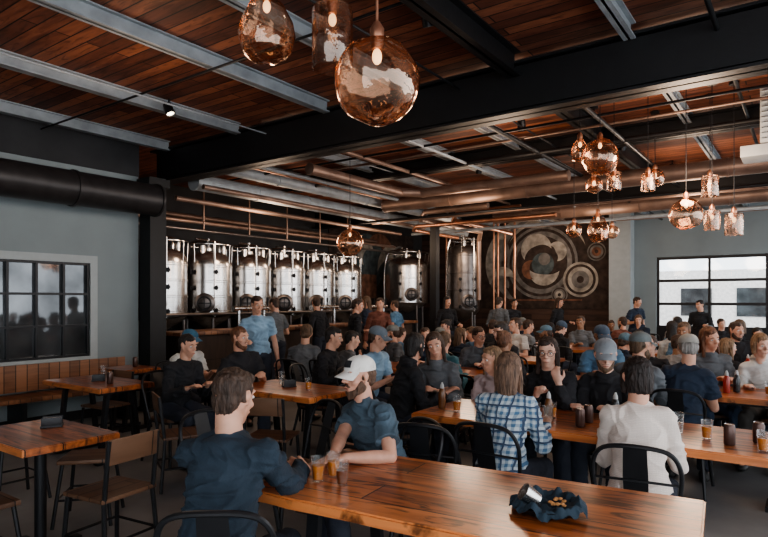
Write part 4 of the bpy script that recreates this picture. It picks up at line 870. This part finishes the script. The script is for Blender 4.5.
def napkin(x,y):
    R=empty('napkin_holder',x,y,.761,.4); tag(R,'small black napkin holder on the table','napkin holder')
    m=MB(); m.box((0,0,.006),(.13,.09,.012),bev=.003); m.box((0,-.035,.035),(.12,.006,.06),bev=.002); m.box((0,.035,.035),(.12,.006,.06),bev=.002); m.obj('holder',BLACK,parent=R)
    m=MB(); m.box((0,0,.035),(.11,.05,.045),bev=.004); m.obj('napkins',PAPER,parent=R); return R
nk=napkin(-2.2,3.95); clone(nk,*B(-4.1,4.15),.761); clone(nk,*B(-6.0,3.3),.761)
R_=empty('serving_bowl',.65,2.37,.761,.3); tag(R_,'shallow black bowl lined with crumpled navy cloth','bowl')
m=MB(); m.lathe([(0,0),(.09,0),(.12,.012),(.135,.035),(.13,.035),(.112,.016),(.085,.006),(0,.006)],32); m.obj('bowl_body',BLACK,parent=R_)
t=bmesh.new(); bmesh.ops.create_grid(t,x_segments=44,y_segments=44,size=.15)
for v_ in t.verts:
    a=math.atan2(v_.co.y,v_.co.x); mx=max(abs(v_.co.x),abs(v_.co.y)); rr=v_.co.xy.length
    if rr>0:
        k=mx/rr*(1+.10*noise.noise(V((math.cos(a)*3,math.sin(a)*3,0)))); v_.co.x*=k; v_.co.y*=k
    rr=v_.co.xy.length
    v_.co.z=.012+max(0,rr-.07)*.55*(1+.8*noise.noise(V((math.cos(a)*3,math.sin(a)*3,5))))+.025*abs(noise.noise(v_.co*22))+.012*abs(noise.noise(v_.co*50+V((4,4,4))))-(max(0,rr-.125)*1.6)
m=MB(); m.merge(t); m.obj('cloth_liner',pm('navy_cloth_liner',(.022,.042,.062),.85,bump=.2),parent=R_)
R=empty('metal_sauce_cup',.585,2.37,.795,0); tag(R,'small stainless sauce cup tipped over in the bowl','cup')
X=Matrix.Rotation(rad(-55),3,'Y')
m=MB(); m.lathe([(0,-.03),(.030,-.03),(.035,.035),(.038,.038),(.033,.035),(.028,-.025),(0,-.025)],24,(0,0,.024),X); m.obj('cup_body',STEEL,parent=R)
m=MB()
for k in range(12):
    a=random.random()*6; m.ell((.035*math.cos(a)+.02,.035*math.sin(a),.008+random.random()*.01),(.010,.007,.006),seg=8)
o=m.obj('food_scraps',pm('crispy_food',(.50,.24,.09),.6,var=.4,scale=60,bump=.4)); o.location=(.67,2.35,.79); tag(o,'crumbs of fried food left in the black bowl','food',kind='stuff')
# ---------------------------------------------------------------- outside
m=MB(); m.box((0,0,-.1),(60,40,.1)); o=m.obj('ground',pm('street_asphalt',(.5,.5,.5),.9),smooth=False,loc=(*B(0,38),-.05),rz=TH); struct(o)
m=MB(); m.mi=0; m.box((0,0,1.5),(30,3,3.0)); m.mi=1
for k in range(12):
    m.box((-13+k*2.3,-1.52,1.5),(1.3,.06,1.3))
o=m.obj('neighbouring_building',[pm('pale_brick',(.78,.72,.68),.9,var=.15),DARKG],smooth=False,loc=(*B(4,33),0),rz=TH); tag(o,'pale building across the street seen through the garage door','building')
# ---------------------------------------------------------------- lights, world, camera
def point(x,y,z,e,col,r=.1):
    l=bpy.data.lights.new('fill_light','POINT'); l.energy=e; l.color=col; l.shadow_soft_size=r
    o=bpy.data.objects.new('fill_light',l); COL.objects.link(o); o.location=(x,y,z)
for u,v,e in [(-3.2,7.2,35),(-1.0,6.8,60),(-5,9.5,30),(-1.5,10.5,50),(-3.6,12.5,35),(-7.8,7.5,35),(-7.8,10.5,35),(-6.8,13,35),(-5.0,3.2,22),(-6.0,15.2,38)]:  # added warm fill points that brighten the ceiling, crowd and tanks
    point(*B(u,v),2.9,e,(1,.74,.54),.3)
W=bpy.data.worlds.new('World'); bpy.context.scene.world=W; W.use_nodes=True
bg=W.node_tree.nodes['Background']; bg.inputs[0].default_value=(.88,.94,1,1); bg.inputs[1].default_value=2.8
cam=bpy.data.cameras.new('Camera'); co=bpy.data.objects.new('Camera',cam); COL.objects.link(co); co.location=(0,0,1.6); co.rotation_euler=(math.pi/2,0,0)
cam.lens=27.94; cam.sensor_width=36; cam.shift_y=.041; cam.clip_start=.05; bpy.context.scene.camera=co
bpy.context.scene.view_settings.view_transform='AgX'
bpy.context.scene.view_settings.exposure=.25
try: bpy.context.scene.view_settings.look='AgX - Medium High Contrast'
except Exception: pass
